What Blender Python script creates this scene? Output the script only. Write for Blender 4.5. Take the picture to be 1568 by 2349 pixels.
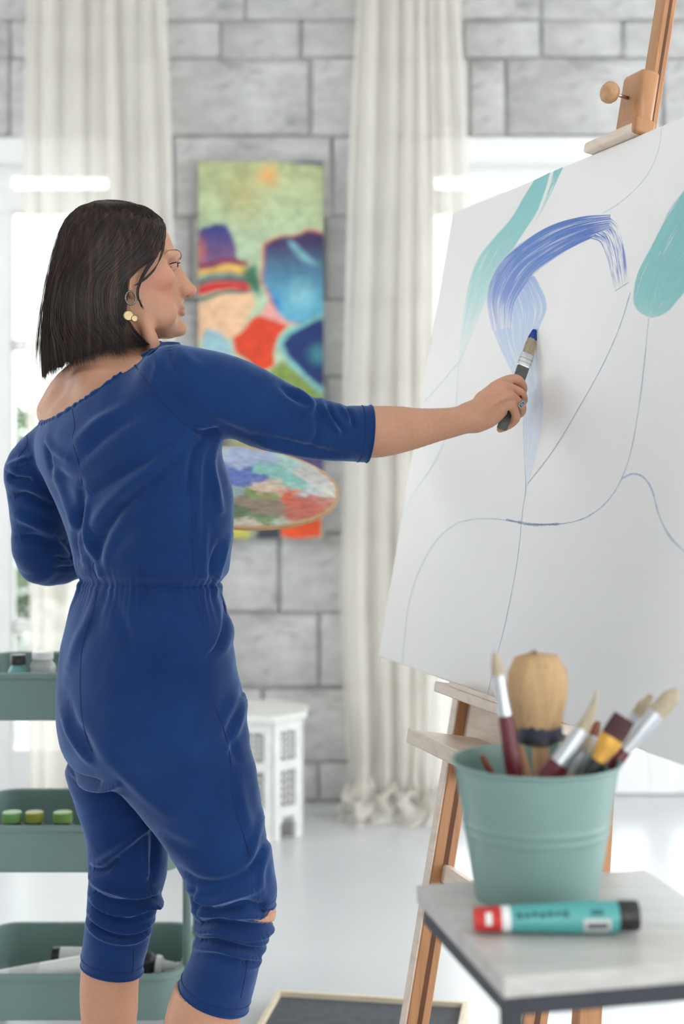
import bpy, bmesh, math, random
import numpy as np
from mathutils import Vector, Matrix

random.seed(7)
rng = np.random.default_rng(7)
for o in list(bpy.data.objects):
    bpy.data.objects.remove(o)
SC = bpy.context.scene
COL = SC.collection

# ------------------------------------------------------------------ camera, sky, exposure
F = 50.0 / 36.0 * 2349.0        # focal length in pixels of the photograph
CZ = 1.235                      # lens height
HOR = 1070.0                    # horizon row
cam_d = bpy.data.cameras.new('camera')
cam = bpy.data.objects.new('camera', cam_d)
COL.objects.link(cam)
cam.location = (0, 0, CZ)
cam.rotation_euler = (math.pi / 2, 0, 0)
cam_d.sensor_fit = 'VERTICAL'
cam_d.sensor_height = 36.0
cam_d.sensor_width = 24.0
cam_d.lens = 50.0
cam_d.shift_y = -(1174.5 - HOR) / 2349.0
cam_d.clip_start = 0.05
cam_d.dof.use_dof = True
cam_d.dof.focus_distance = 2.40
cam_d.dof.aperture_fstop = 2.3
SC.camera = cam

world = bpy.data.worlds.new('overcast_sky')
SC.world = world
world.use_nodes = True
bg = world.node_tree.nodes['Background']
bg.inputs[0].default_value = (0.95, 0.98, 1.0, 1)
bg.inputs[1].default_value = 5.0
SC.view_settings.view_transform = 'Standard'
SC.view_settings.look = 'None'
SC.view_settings.exposure = 0.0
SC.view_settings.gamma = 1.0
SC.view_settings.use_curve_mapping = False
SC.cycles.max_bounces = 8
SC.cycles.diffuse_bounces = 5
SC.cycles.transparent_max_bounces = 12
SC.cycles.caustics_reflective = False
SC.cycles.caustics_refractive = False


def P(px, py, Y):
    """point of the place seen at a pixel of the photograph, at distance Y"""
    return np.array([(px - 784.0) / F * Y, Y, CZ + (HOR - py) / F * Y])


def s2l(c):
    c = c / 255.0
    return c / 12.92 if c <= 0.04045 else ((c + 0.055) / 1.055) ** 2.4


def C(r, g, b):
    return (s2l(r), s2l(g), s2l(b), 1.0)


# ------------------------------------------------------------------ materials
class NT:
    def __init__(self, name):
        self.m = bpy.data.materials.new(name)
        self.m.use_nodes = True
        self.t = self.m.node_tree
        self.b = self.t.nodes['Principled BSDF']
        self.out = self.t.nodes['Material Output']

    def n(self, typ, **kw):
        x = self.t.nodes.new(typ)
        for k, v in kw.items():
            setattr(x, k, v)
        return x

    def l(self, a, b):
        self.t.links.new(a, b)

    def noise(self, scale, detail=4, rough=.55, stretch=None, coord='Object', dist=0.0):
        tc = self.n('ShaderNodeTexCoord')
        mp = self.n('ShaderNodeMapping')
        if stretch:
            mp.inputs['Scale'].default_value = stretch
        nz = self.n('ShaderNodeTexNoise')
        nz.inputs['Scale'].default_value = scale
        nz.inputs['Detail'].default_value = detail
        nz.inputs['Roughness'].default_value = rough
        nz.inputs['Distortion'].default_value = dist
        self.l(tc.outputs[coord], mp.inputs[0])
        self.l(mp.outputs[0], nz.inputs['Vector'])
        return nz.outputs['Fac']

    def ramp(self, fac, stops):
        r = self.n('ShaderNodeValToRGB')
        e = r.color_ramp.elements
        while len(e) < len(stops):
            e.new(0.5)
        for el, (p, c) in zip(e, stops):
            el.position = p
            el.color = c
        self.l(fac, r.inputs[0])
        return r.outputs[0]

    def bump(self, fac, strength, dist=0.002):
        b = self.n('ShaderNodeBump')
        b.inputs['Strength'].default_value = strength
        b.inputs['Distance'].default_value = dist
        self.l(fac, b.inputs['Height'])
        self.l(b.outputs[0], self.b.inputs['Normal'])

    def set(self, **kw):
        for k, v in kw.items():
            self.b.inputs[k.replace('_', ' ')].default_value = v
        return self


def plain(name, col, rough=.5, metal=0.0, var=0.0, vscale=8.0, bump=0.0, bscale=60.0, bdist=.001, **kw):
    t = NT(name)
    t.set(Base_Color=col, Roughness=rough, Metallic=metal)
    for k, v in kw.items():
        t.b.inputs[k.replace('_', ' ')].default_value = v
    if var:
        a = tuple(max(0, c * (1 - var)) for c in col[:3]) + (1,)
        b = tuple(min(1, c * (1 + var)) for c in col[:3]) + (1,)
        t.l(t.ramp(t.noise(vscale), [(.3, a), (.7, b)]), t.b.inputs['Base Color'])
    if bump:
        t.bump(t.noise(bscale), bump, bdist)
    return t.m


def wood(name, c1, c2, stretch, rough=.45, scale=1.0):
    t = NT(name)
    f = t.noise(scale, 6, .6, stretch, dist=.6)
    t.l(t.ramp(f, [(.3, c1), (.5, c2), (.72, c1)]), t.b.inputs['Base Color'])
    t.set(Roughness=rough)
    t.bump(f, .15, .001)
    return t.m


def vcol_mat(name, rough=.6, bump=0, bscale=200, bdist=.001, **kw):
    t = NT(name)
    a = t.n('ShaderNodeVertexColor', layer_name='Col')
    t.l(a.outputs[0], t.b.inputs['Base Color'])
    t.set(Roughness=rough)
    for k, v in kw.items():
        t.b.inputs[k.replace('_', ' ')].default_value = v
    if bump:
        t.bump(t.noise(bscale), bump, bdist)
    return t.m


# ------------------------------------------------------------------ mesh helpers
ORG = {}


def org(o):
    return ORG.get(o.name, np.zeros(3)) if o is not None else np.zeros(3)


def link(o, parent=None, loc=None):
    COL.objects.link(o)
    loc = np.array(loc if loc is not None else (0, 0, 0), float)
    ORG[o.name] = loc
    if parent is not None:
        o.parent = parent
        o.location = loc - org(parent)
    else:
        o.location = loc
    return o


def mesh_obj(name, V, Fc, mat, parent=None, smooth=False, loc=None, sharp=None):
    V = np.asarray(V, float)
    if loc is None:
        loc = (V.min(0) + V.max(0)) / 2
        loc[2] = V[:, 2].min()
    me = bpy.data.meshes.new(name)
    me.from_pydata((V - np.array(loc)).tolist(), [], [tuple(int(i) for i in f) for f in Fc])
    if mat:
        me.materials.append(mat)
    if smooth:
        me.shade_smooth()
        if sharp:
            me.set_sharp_from_angle(angle=math.radians(sharp))
    me.validate()
    o = bpy.data.objects.new(name, me)
    return link(o, parent, loc)


def fast_mesh(name, V, Q, mat, parent=None, loc=None):
    """quads only, quick build"""
    V = np.asarray(V, np.float32)
    Q = np.asarray(Q, np.int32)
    if loc is None:
        loc = (V.min(0) + V.max(0)) / 2
        loc[2] = V[:, 2].min()
    me = bpy.data.meshes.new(name)
    me.vertices.add(len(V))
    me.vertices.foreach_set('co', (V - np.array(loc, np.float32)).ravel())
    me.loops.add(Q.size)
    me.loops.foreach_set('vertex_index', Q.ravel())
    me.polygons.add(len(Q))
    me.polygons.foreach_set('loop_start', np.arange(0, Q.size, Q.shape[1], dtype=np.int32))
    me.update(calc_edges=True)
    me.shade_smooth()
    if mat:
        me.materials.append(mat)
    o = bpy.data.objects.new(name, me)
    return link(o, parent, loc)


def set_vcol(o, cols):
    a = o.data.color_attributes.new('Col', 'FLOAT_COLOR', 'POINT')
    c = np.ones((len(o.data.vertices), 4), np.float32)
    c[:, :3] = cols
    a.data.foreach_set('color', c.ravel())


def thing(name, label, cat, loc=(0, 0, 0), group=None, kind=None):
    o = bpy.data.objects.new(name, None)
    o.empty_display_size = .05
    link(o, None, loc)
    return tag(o, label, cat, group, kind)


def tag(o, label, cat, group=None, kind=None):
    if label: o['label'] = label
    if cat: o['category'] = cat
    if group: o['group'] = group
    if kind: o['kind'] = kind
    return o


def frame(ax, ay, az):
    return np.array([ax, ay, az], float).T      # columns


I3 = np.eye(3)


def box_geo(c, size, R=None, bevel=0.0, seg=1):
    bm = bmesh.new()
    bmesh.ops.create_cube(bm, size=1.0)
    for v in bm.verts:
        v.co = Vector((v.co.x * size[0], v.co.y * size[1], v.co.z * size[2]))
    if bevel:
        bmesh.ops.bevel(bm, geom=bm.edges[:], offset=bevel, segments=seg, affect='EDGES', profile=.5)
    bm.verts.index_update()
    V = np.array([v.co[:] for v in bm.verts])
    Fc = [[v.index for v in f.verts] for f in bm.faces]
    bm.free()
    if R is not None:
        V = V @ np.asarray(R).T
    return V + np.array(c), Fc


def box(name, c, size, mat, parent=None, R=None, bevel=0.0, seg=1):
    V, Fc = box_geo(c, size, R, bevel, seg)
    return mesh_obj(name, V, Fc, mat, parent, smooth=bevel > 0 and seg > 1, sharp=50)


def join_geo(gs):
    V, Fc, n = [], [], 0
    for v, f in gs:
        V.append(np.asarray(v)); Fc += [[i + n for i in q] for q in f]; n += len(v)
    return np.concatenate(V), Fc


def lathe_geo(prof, n=32, R=None, c=(0, 0, 0), cap=True):
    prof = np.array(prof, float)
    a = np.linspace(0, 2 * np.pi, n, endpoint=False)
    V = np.concatenate([np.stack([r * np.cos(a), r * np.sin(a), np.full(n, z)], 1) for r, z in prof])
    Fc = []
    for i in range(len(prof) - 1):
        for j in range(n):
            k = (j + 1) % n
            Fc.append([i * n + j, i * n + k, (i + 1) * n + k, (i + 1) * n + j])
    if cap:
        Fc.append(list(range(n))[::-1])
        Fc.append([(len(prof) - 1) * n + j for j in range(n)])
    if R is not None:
        V = V @ np.asarray(R).T
    return V + np.array(c), Fc


def lathe(name, prof, mat, parent=None, n=32, R=None, c=(0, 0, 0), cap=True, sharp=40):
    V, Fc = lathe_geo(prof, n, R, c, cap)
    return mesh_obj(name, V, Fc, mat, parent, smooth=True, sharp=sharp)


def axis_frame(d):
    d = np.array(d, float); d /= np.linalg.norm(d)
    h = np.array([0, 0, 1.0]) if abs(d[2]) < .9 else np.array([1.0, 0, 0])
    x = np.cross(h, d); x /= np.linalg.norm(x)
    return frame(x, np.cross(d, x), d)


def catmull(pts, n):
    pts = np.asarray(pts, float)
    if len(pts) < 3:
        t = np.linspace(0, 1, n)[:, None]
        return pts[0] * (1 - t) + pts[-1] * t
    p = np.concatenate([[2 * pts[0] - pts[1]], pts, [2 * pts[-1] - pts[-2]]])
    u = np.linspace(0, len(pts) - 1 - 1e-9, n)
    i = u.astype(int); t = (u - i)[:, None]
    a, b, c, d = p[i], p[i + 1], p[i + 2], p[i + 3]
    return .5 * (2 * b + (c - a) * t + (2 * a - 5 * b + 4 * c - d) * t ** 2 + (3 * b - a - 3 * c + d) * t ** 3)


def tube_geo(pts, rad, n=10, closed=False, flat=None, cap=True):
    pts = np.asarray(pts, float); m = len(pts)
    rad = np.broadcast_to(np.asarray(rad, float), (m,))
    T = np.roll(pts, -1, 0) - np.roll(pts, 1, 0) if closed else np.gradient(pts, axis=0)
    T /= np.linalg.norm(T, axis=1)[:, None] + 1e-12
    up = np.array([0, 0, 1.0]) if abs(T[0][2]) < .9 else np.array([1.0, 0, 0])
    if flat is not None: up = np.asarray(flat[0], float)
    V, Fc = [], []
    a = np.linspace(0, 2 * np.pi, n, endpoint=False)
    x = up
    for i in range(m):
        x = x - T[i] * (x @ T[i]); x = x / (np.linalg.norm(x) + 1e-12)
        y = np.cross(T[i], x)
        k = flat[1] if flat is not None else 1.0
        V.append(pts[i] + rad[i] * (np.cos(a)[:, None] * x * k + np.sin(a)[:, None] * y))
    for i in range(m if closed else m - 1):
        i2 = (i + 1) % m
        for j in range(n):
            k = (j + 1) % n
            Fc.append([i * n + j, i * n + k, i2 * n + k, i2 * n + j])
    if cap and not closed:
        Fc.append(list(range(n))[::-1]); Fc.append([(m - 1) * n + j for j in range(n)])
    return np.concatenate(V), Fc


def tube(name, pts, rad, mat, parent=None, n=10, closed=False, flat=None, sharp=None):
    V, Fc = tube_geo(pts, rad, n, closed, flat)
    return mesh_obj(name, V, Fc, mat, parent, smooth=True, sharp=sharp)


def grid_faces(nu, nv, wrap=False):
    i, j = np.meshgrid(np.arange(nv - 1), np.arange(nu if wrap else nu - 1), indexing='ij')
    j2 = (j + 1) % nu
    return np.stack([i * nu + j, i * nu + j2, (i + 1) * nu + j2, (i + 1) * nu + j], -1).reshape(-1, 4)


def vnoise(p, seed=0):
    """smooth value noise in numpy, about -1..1"""
    p = np.asarray(p, float)
    i = np.floor(p).astype(np.int64); f = p - i
    f = f * f * (3 - 2 * f)

    def h(x, y, z):
        n = (x * 374761393 + y * 668265263 + z * 2147483647 + seed * 974711) & 0xffffffff
        n = ((n ^ (n >> 13)) * 1274126177) & 0xffffffff
        n = (n ^ (n >> 16)) & 0xffff
        return n / 32767.5 - 1
    r = 0
    for dx in (0, 1):
        for dy in (0, 1):
            for dz in (0, 1):
                w = (f[..., 0] if dx else 1 - f[..., 0]) * (f[..., 1] if dy else 1 - f[..., 1]) * (f[..., 2] if dz else 1 - f[..., 2])
                r = r + w * h(i[..., 0] + dx, i[..., 1] + dy, i[..., 2] + dz)
    return r

# ------------------------------------------------------------------ the room
WY = 5.23                        # face of the block wall


def wx(px): return (px - 784.0) / F * WY


def wz(py): return CZ + (HOR - py) / F * WY


XL, XR, ZC, YB = -3.3, 3.3, 3.16, -2.6
t = NT('painted_floor')
f = t.noise(1.3, 5, .5)
t.l(t.ramp(f, [(.3, C(200, 202, 205)), (.7, C(212, 214, 216))]), t.b.inputs['Base Color'])
t.set(Roughness=.24)
t.b.inputs['Specular IOR Level'].default_value = .55
t.bump(t.noise(9, 3), .05, .004)
m_floor = t.m
m_white = plain('white_paint', C(238, 238, 238), .45, var=.03)
m_ceil = plain('ceiling_paint', C(235, 235, 232), .8, var=.02)
m_mortar = plain('mortar', C(196, 195, 190), .9, var=.3, vscale=7, bump=.6, bscale=120, bdist=.004)

t = NT('whitewashed_block')
f1 = t.noise(2.6, 8, .62, (1, 1, 2.2), dist=.5)
f2 = t.noise(11, 8, .7, (1, 1, 2.0), dist=.8)
base = t.ramp(f1, [(.28, C(136, 136, 132)), (.41, C(198, 198, 196)), (.62, C(218, 218, 217)), (.80, C(164, 164, 160))])
smud = t.ramp(f2, [(.30, (.36, .355, .34, 1)), (.43, (.85, .85, .84, 1)), (.6, (1, 1, 1, 1))])
mx = t.n('ShaderNodeMix', data_type='RGBA', blend_type='MULTIPLY')
mx.inputs[0].default_value = .8
t.l(base, mx.inputs[6]); t.l(smud, mx.inputs[7])
t.l(mx.outputs[2], t.b.inputs['Base Color'])
t.set(Roughness=.85)
t.bump(t.noise(24, 8, .7, (1, 1, 1.6)), .9, .008)
m_block = t.m

floor = mesh_obj('floor', [(XL, YB, 0), (XR, YB, 0), (XR, WY + .25, 0), (XL, WY + .25, 0)], [[0, 1, 2, 3]], m_floor, loc=(0, 0, 0))
tag(floor, 'pale grey painted studio floor, slightly glossy', 'floor', kind='structure')
V, Fc = box_geo((0, (YB + WY) / 2, ZC + .05), (XR - XL, WY - YB + .5, .1))
tag(mesh_obj('ceiling', V, Fc, m_ceil), 'plain white ceiling above the studio', 'ceiling', kind='structure')
# unseen left, right and front walls; window openings guessed and sized for the light


def wall_with_openings(name, axis, pos, a0, a1, opens, label, zt):
    gs = []
    cur = a0
    th = .2
    def b(s0, s1, z0, z1):
        if s1 - s0 < .01 or z1 - z0 < .01: return
        c = (pos, (s0 + s1) / 2, (z0 + z1) / 2) if axis == 'x' else ((s0 + s1) / 2, pos, (z0 + z1) / 2)
        s = (th, s1 - s0, z1 - z0) if axis == 'x' else (s1 - s0, th, z1 - z0)
        gs.append(box_geo(c, s))
    for (s0, s1, z0, z1) in opens:
        b(cur, s0, 0, zt); b(s0, s1, 0, z0); b(s0, s1, z1, zt); cur = s1
    b(cur, a1, 0, zt)
    V, Fc = join_geo(gs)
    return tag(mesh_obj(name, V, Fc, m_white), label, 'wall', kind='structure')


wall_with_openings('wall_left', 'x', XL - .1, YB, WY + .2, [(3.0, 4.4, .15, 2.6)], 'white left wall with an added daylight opening', ZC)
wall_with_openings('wall_right', 'x', XR + .1, YB, WY + .2, [(-1.6, .4, .15, 2.6), (1.6, 4.4, .15, 2.6)], 'white right wall with added daylight openings', ZC)
wall_with_openings('wall_front', 'y', YB - .1, XL, XR, [(.4, 2.4, .5, 2.6)], 'white wall behind the viewer with one added daylight opening', ZC)

# back wall: mortar core with door openings, blocks on its face
OPL = (wx(-560), wx(262)); OPR = (wx(985), wx(1820)); OPT = wz(313)
gs = []
for (x0, x1, z0, z1) in ((XL, OPL[0], 0, ZC), (OPL[0], OPL[1], OPT, ZC), (OPL[1], OPR[0], 0, ZC), (OPR[0], OPR[1], OPT, ZC), (OPR[1], XR, 0, ZC)):
    gs.append(box_geo(((x0 + x1) / 2, WY + .135, (z0 + z1) / 2), (x1 - x0, .23, z1 - z0)))
V, Fc = join_geo(gs)
wall = mesh_obj('wall_back', V, Fc, m_mortar)
tag(wall, 'whitewashed wall of large rough concrete blocks', 'wall', kind='structure')
rows = [(-131, 45, [-500, -150, 210, 560, 900, 1240, 1600, 1950]), (45, 133, [-330, 22, 330, 505, 690, 1062, 1240, 1428, 1780]),
        (133, 312, [-500, -160, 22, 370, 712, 1075, 1160, 1520, 1880]), (312, 497, [-200, 120, 400, 760, 1050]),
        (497, 688, [-100, 440, 742, 960]), (688, 865, [-200, 520, 700, 1000]), (865, 1045, [-100, 420, 745, 980]), (1045, 1225, [560, 790]),
        (1225, 1405, [380, 640, 900]), (1405, 1578, [500, 730, 990]), (1578, 1750, [400, 600, 870]), (1750, 1840, [520, 728, 960])]
for y0, y1, js in rows:
    js = [-1270] + list(range(-1000, js[0] - 250, 370)) + js
    while js[-1] < 2560: js.append(min(js[-1] + 350, 2842))
    for a, b in zip(js[:-1], js[1:]):
        x0, x1, z1, z0 = max(wx(a), XL), min(wx(b), XR), wz(y0), max(wz(y1), 0)
        if y0 >= 312:                        # keep clear of the door openings
            if x1 <= OPL[1] + .03 and x0 >= OPL[0]: continue
            if x0 >= OPR[0] - .03 and x1 <= OPR[1]: continue
            if x0 < OPL[1] < x1: x0 = OPL[1]
            if x0 < OPL[0] < x1: x1 = OPL[0]
            if x0 < OPR[0] < x1: x1 = OPR[0]
            if x0 < OPR[1] < x1: x0 = OPR[1]
        if x1 - x0 < .04: continue
        g = random.uniform(.002, .005)
        dep = .024 + random.uniform(-.006, .006)
        V, Fc = box_geo(((x0 + x1) / 2, WY + .02 - dep / 2 + .002, (z0 + z1) / 2), (x1 - x0 - 2 * g, dep, z1 - z0 - 2 * g), bevel=.012, seg=2)
        V = V + rng.uniform(-.0045, .0045, V.shape) * np.array([1, 0, 1])
        mesh_obj('block', V, Fc, m_block, wall, smooth=True, sharp=60)

# lintels and glazed doors
t = NT('window_glass')
tr = t.n('ShaderNodeBsdfTransparent'); gl = t.n('ShaderNodeBsdfGlossy'); fr = t.n('ShaderNodeFresnel'); ms = t.n('ShaderNodeMixShader')
tr.inputs[0].default_value = (.96, .98, .97, 1); gl.inputs['Roughness'].default_value = .02; fr.inputs[0].default_value = 1.35
t.l(fr.outputs[0], ms.inputs[0]); t.l(tr.outputs[0], ms.inputs[1]); t.l(gl.outputs[0], ms.inputs[2]); t.l(ms.outputs[0], t.out.inputs[0])
m_glass = t.m


def door(name, x0, x1, stiles, label):
    d = thing(name, label, 'door', ((x0 + x1) / 2, WY + .1, 0), kind='structure')
    yy = WY + .14
    zs = wz(1835)
    for nm, (z0, z1) in (('head_rail', (wz(475), wz(420))), ('transom_top', (wz(388), wz(372))), ('bottom_rail', (wz(1840) + .004, wz(1735)))):
        box(nm, ((x0 + x1) / 2, yy, (z0 + z1) / 2), (x1 - x0, .07, z1 - z0), m_white, d, bevel=.006)
    for (a, b) in stiles:
        box('stile', ((a + b) / 2, yy - .001, wz(475) / 2 + .004), (b - a, .074, wz(475)), m_white, d, bevel=.006)
        box('transom_bar', ((a + b) / 2, yy, (wz(420) + wz(388)) / 2), (b - a, .06, wz(388) - wz(420)), m_white, d)
    for (a0, a1), (b0, b1) in zip(stiles[:-1], stiles[1:]):
        for py in (785, 1110, 1445):
            box('muntin', ((a1 + b0) / 2, yy, wz(py)), (b0 - a1, .045, .045), m_white, d, bevel=.005)
        ps = (475, 785, 1110, 1445, 1735)
        for q0, q1 in zip(ps[:-1], ps[1:]):
            zb, ztp = wz(q1) + .02, wz(q0) - .02
            box('pane', ((a1 + b0) / 2, yy + .005, (zb + ztp) / 2), (b0 - a1, .006, ztp - zb + .02), m_glass, d)
    return d


door('door_1', OPL[0], OPL[1], [(OPL[0], wx(-480)), (wx(-260), wx(-190)), (wx(-60), wx(12)), (wx(236), OPL[1])],
     'white glazed double door at the left, half behind the curtain')
door('door_2', OPR[0], OPR[1], [(OPR[0], wx(1002)), (wx(1310), wx(1420)), (wx(1500), wx(1560)), (wx(1740), OPR[1])],
     'white glazed double door at the right, behind the canvas')
for k, (a, b) in enumerate((OPL, OPR)):
    V, Fc = box_geo(((a + b) / 2, WY + .1, (wz(313) + wz(374)) / 2), (b - a, .2, wz(313) - wz(374)), bevel=.006)
    tag(mesh_obj('trim_%d' % (k + 1), V, Fc, m_white), ('white lintel beam above the left door', 'white lintel beam above the right door')[k], 'lintel', kind='structure')

# garden outside the doors
m_lawn = plain('terrace', C(150, 152, 146), .9, var=.08)
tag(mesh_obj('terrace', [(-9, WY + .25, -.02), (9, WY + .25, -.02), (9, 22, -.02), (-9, 22, -.02)], [[0, 1, 2, 3]], m_lawn), 'pale stone terrace outside the doors', 'terrace', kind='structure')
m_leaf = plain('hedge_leaf', C(78, 98, 64), .6, var=.3, vscale=14)
m_stem = plain('shrub_stem', C(120, 105, 85), .8, var=.2)


def shrub(x, y, w, h, label, seed):
    r = np.random.default_rng(seed)
    s = thing('garden_shrub', label, 'shrub', (x, y, -.02), group='shrubs beyond the terrace')
    tube('stem', [(x, y, -.02), (x, y, h * .5)], [.05, .03], m_stem, s, 8)
    n = 3200
    d = r.normal(size=(n, 3)); d /= np.linalg.norm(d, axis=1)[:, None]
    rad = r.uniform(.55, 1, n)[:, None]
    c = d * rad * np.array([w / 2, w / 2, h / 2]) + np.array([x, y, h / 2 + .02])
    c[:, 2] = np.maximum(c[:, 2], .02)
    V, Fc = [], []
    for i in range(n):
        R = axis_frame(r.normal(size=3)); L = r.uniform(.05, .1)
        q = np.array([[0, 0, 0], [L * .5, L * .35, 0], [L, 0, .1 * L], [L * .5, -L * .35, 0]]) @ R.T + c[i]
        V.append(q); Fc.append([4 * i, 4 * i + 1, 4 * i + 2, 4 * i + 3])
    f = mesh_obj('foliage', np.concatenate(V), Fc, m_leaf, s)
    f['kind'] = 'stuff'


shrub(-2.35, 9.6, 1.5, 1.75, 'round green garden shrub seen through the left door panes', 1)
shrub(-4.3, 10.6, 1.6, 2.1, 'taller green garden shrub at the far left outside the left door', 2)
shrub(2.9, 11.0, 1.6, 1.2, 'low green garden shrub outside the right door', 3)

# ------------------------------------------------------------------ curtains
t = NT('sheer_curtain')
df = t.n('ShaderNodeBsdfDiffuse'); tl = t.n('ShaderNodeBsdfTranslucent'); tp = t.n('ShaderNodeBsdfTransparent')
m1 = t.n('ShaderNodeMixShader'); m2 = t.n('ShaderNodeMixShader')
cc = t.ramp(t.noise(60, 4, .6, (4, 4, .2)), [(.3, C(240, 235, 227)), (.7, C(248, 245, 239))])
t.l(cc, df.inputs[0]); t.l(cc, tl.inputs[0])
m1.inputs[0].default_value = .50; m2.inputs[0].default_value = .26
t.l(df.outputs[0], m1.inputs[1]); t.l(tl.outputs[0], m1.inputs[2])
t.l(m1.outputs[0], m2.inputs[1]); t.l(tp.outputs[0], m2.inputs[2])
t.l(m2.outputs[0], t.out.inputs[0])
m_curt = t.m


def curtain(label, edges, seed, nf, puddle, y0=WY - .15):
    """edges: (py, xl, xr) rows of the photograph; nf pleats"""
    r = np.random.default_rng(seed)
    nu, nv = 260, 110
    H = 3.14; L = H + puddle
    s = np.linspace(0, L, nv)
    e = np.array(edges, float)
    zz = CZ + (HOR - e[:, 0]) / F * y0
    u = np.linspace(0, 1, nu)
    w = np.cumsum(r.uniform(.5, 1.6, nf)); w = np.concatenate([[0], w]) / w[-1]
    ph = np.interp(u, w, np.arange(nf + 1)) * 2 * np.pi
    amp = np.interp(u, np.linspace(0, 1, nf * 2), r.uniform(.45, 1.25, nf * 2))
    V = []
    for k, sv in enumerate(s):
        z = max(H - sv, .0)
        o = np.argsort(zz)
        xl = (np.interp(z, zz[o], e[o, 1]) - 784) / F * y0; xr = (np.interp(z, zz[o], e[o, 2]) - 784) / F * y0
        drift = .35 * np.sin(z * 1.1 + seed) * np.sin(u * 9 + seed)
        A = .034 * (.8 + .4 * (1 - z / H))
        x = xl + (xr - xl) * (u + .012 * np.cos(ph + drift))
        y = y0 + A * amp * np.sin(ph + drift) + .012 * np.sin(u * 31 + z * 2)
        zc = np.full(nu, z)
        b = max(sv - (H - .22), 0) / (.22 + puddle)
        if puddle > .05 and b > 0:
            q = np.stack([u * 16, np.full(nu, b * 4.2), np.full(nu, seed * 3.3)], -1)
            n1 = vnoise(q, seed); n2 = vnoise(q * 1.9 + 7, seed + 1)
            x = x + .05 * b * n2 + (u - .5) * .10 * b
            y = y - .16 * b ** 1.3 * (1 + .6 * n1) + .03 * n2 * b
            zc = np.maximum(zc, 0) * (1 - b * .2) + .006 + .12 * np.sin(np.pi * min(b, 1)) * (.75 + .9 * n1 * n2 + .5 * n1)
            zc = np.maximum(zc, .006)
        else:
            zc = np.maximum(zc, .012)
        V.append(np.stack([x, y, zc], 1))
    o = fast_mesh('curtain', np.concatenate(V), grid_faces(nu, nv), m_curt)
    return tag(o, label, 'curtain')


curtain('cream sheer curtain behind the head of the painting woman', [(-150, 62, 372), (0, 58, 378), (380, 50, 392), (900, 55, 398), (1400, 62, 400), (1840, 60, 410)], 3, 8, .02)
curtain('cream sheer curtain bunched on the floor beside the canvas', [(-150, 822, 1050), (0, 816, 1053), (400, 796, 1072), (900, 782, 1075), (1400, 778, 1070), (1700, 790, 1060), (1840, 800, 1040)], 5, 7, .75)
# ------------------------------------------------------------------ abstract painting on the block wall
def poly_sd(p, poly):
    """signed distance to a polygon, negative inside"""
    poly = np.asarray(poly, float)
    d = np.full(len(p), 1e9); ins = np.zeros(len(p), bool)
    for a, b in zip(poly, np.roll(poly, -1, 0)):
        e = b - a; w = p - a
        tt = np.clip((w @ e) / (e @ e), 0, 1)
        d = np.minimum(d, np.linalg.norm(w - tt[:, None] * e, axis=1))
        c = ((a[1] <= p[:, 1]) != (b[1] <= p[:, 1])) & (p[:, 0] < (b[0] - a[0]) * (p[:, 1] - a[1]) / (b[1] - a[1] + 1e-12) + a[0])
        ins ^= c
    return np.where(ins, -d, d)


def lin(*c): return np.array(C(*c)[:3])


def lay(col, mask, c):
    return col * (1 - mask[:, None]) + np.asarray(c) * mask[:, None]


def sm(d, w): return np.clip(.5 - d / (2 * w), 0, 1)


nu, nv = 80, 240
gx, gy = np.meshgrid(np.linspace(455, 741, nu), np.linspace(1235, 370, nv))
p = np.stack([gx.ravel(), gy.ravel()], 1)
p3 = np.concatenate([p / 40, np.zeros((len(p), 1))], 1)
wob = np.stack([vnoise(p3, 1), vnoise(p3 + 9, 2)], 1) * 7
q = p + wob
nz = vnoise(p3 * 1.3, 4)[:, None]
tt = np.clip((p[:, 1:2] - 370) / 250, 0, 1)
col = lin(178, 184, 134) * (1 - tt) + lin(176, 200, 168) * tt
col = col * (1 + .12 * nz)
col = lay(col, sm(np.hypot(q[:, 0] - 615, q[:, 1] - 405) - 18, 16), lin(226, 160, 96))
col = lay(col, sm(np.hypot((q[:, 0] - 560) * 1.2, q[:, 1] - 450) - 40, 45) * .5, lin(190, 160, 90))
col = lay(col, sm(poly_sd(q, [(690, 366), (745, 366), (745, 382), (660, 376)]), 4), lin(70, 86, 110))
hump = sm(poly_sd(q, [(450, 540), (460, 520), (488, 512), (518, 520), (534, 548), (546, 590), (572, 622), (572, 632), (450, 632)]), 4)
th = np.clip((p[:, 1:2] - 515) / 95, 0, 1)
hc = lin(40, 56, 128) * (1 - th) + lin(128, 92, 128) * th
hc = hc + sm(np.hypot(p[:, 0] - 457, (p[:, 1] - 575) * .5) - 8, 14)[:, None] * (lin(224, 120, 90) - hc)
col = lay(col, hump, hc)
for (y0, y1, h, c) in ((612, 606, 10, (140, 40, 62)), (628, 620, 14, (222, 178, 84)), (642, 634, 8, (130, 160, 130)), (652, 640, 9, (58, 40, 84)), (668, 654, 20, (204, 48, 44)), (688, 668, 8, (44, 34, 66))):
    yy = y0 + (q[:, 0] - 457) / 115 * (y1 - y0) - 12 * np.sin((q[:, 0] - 457) / 118 * np.pi) * .7
    col = lay(col, sm(np.abs(q[:, 1] - yy) - h / 2, 3) * sm(q[:, 0] - 575, 4), lin(*c))
col = lay(col, sm(poly_sd(q, [(450, 698), (500, 676), (578, 668), (584, 700), (562, 742), (530, 775), (450, 790)]), 4), lin(232, 190, 152))
col = lay(col, sm(poly_sd(q, [(560, 618), (590, 610), (604, 640), (596, 672), (580, 668)]), 6), lin(60, 110, 84))
hexa = poly_sd(q, [(610, 562), (640, 548), (700, 530), (750, 540), (750, 730), (690, 742), (640, 730), (618, 690), (608, 640)])
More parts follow.
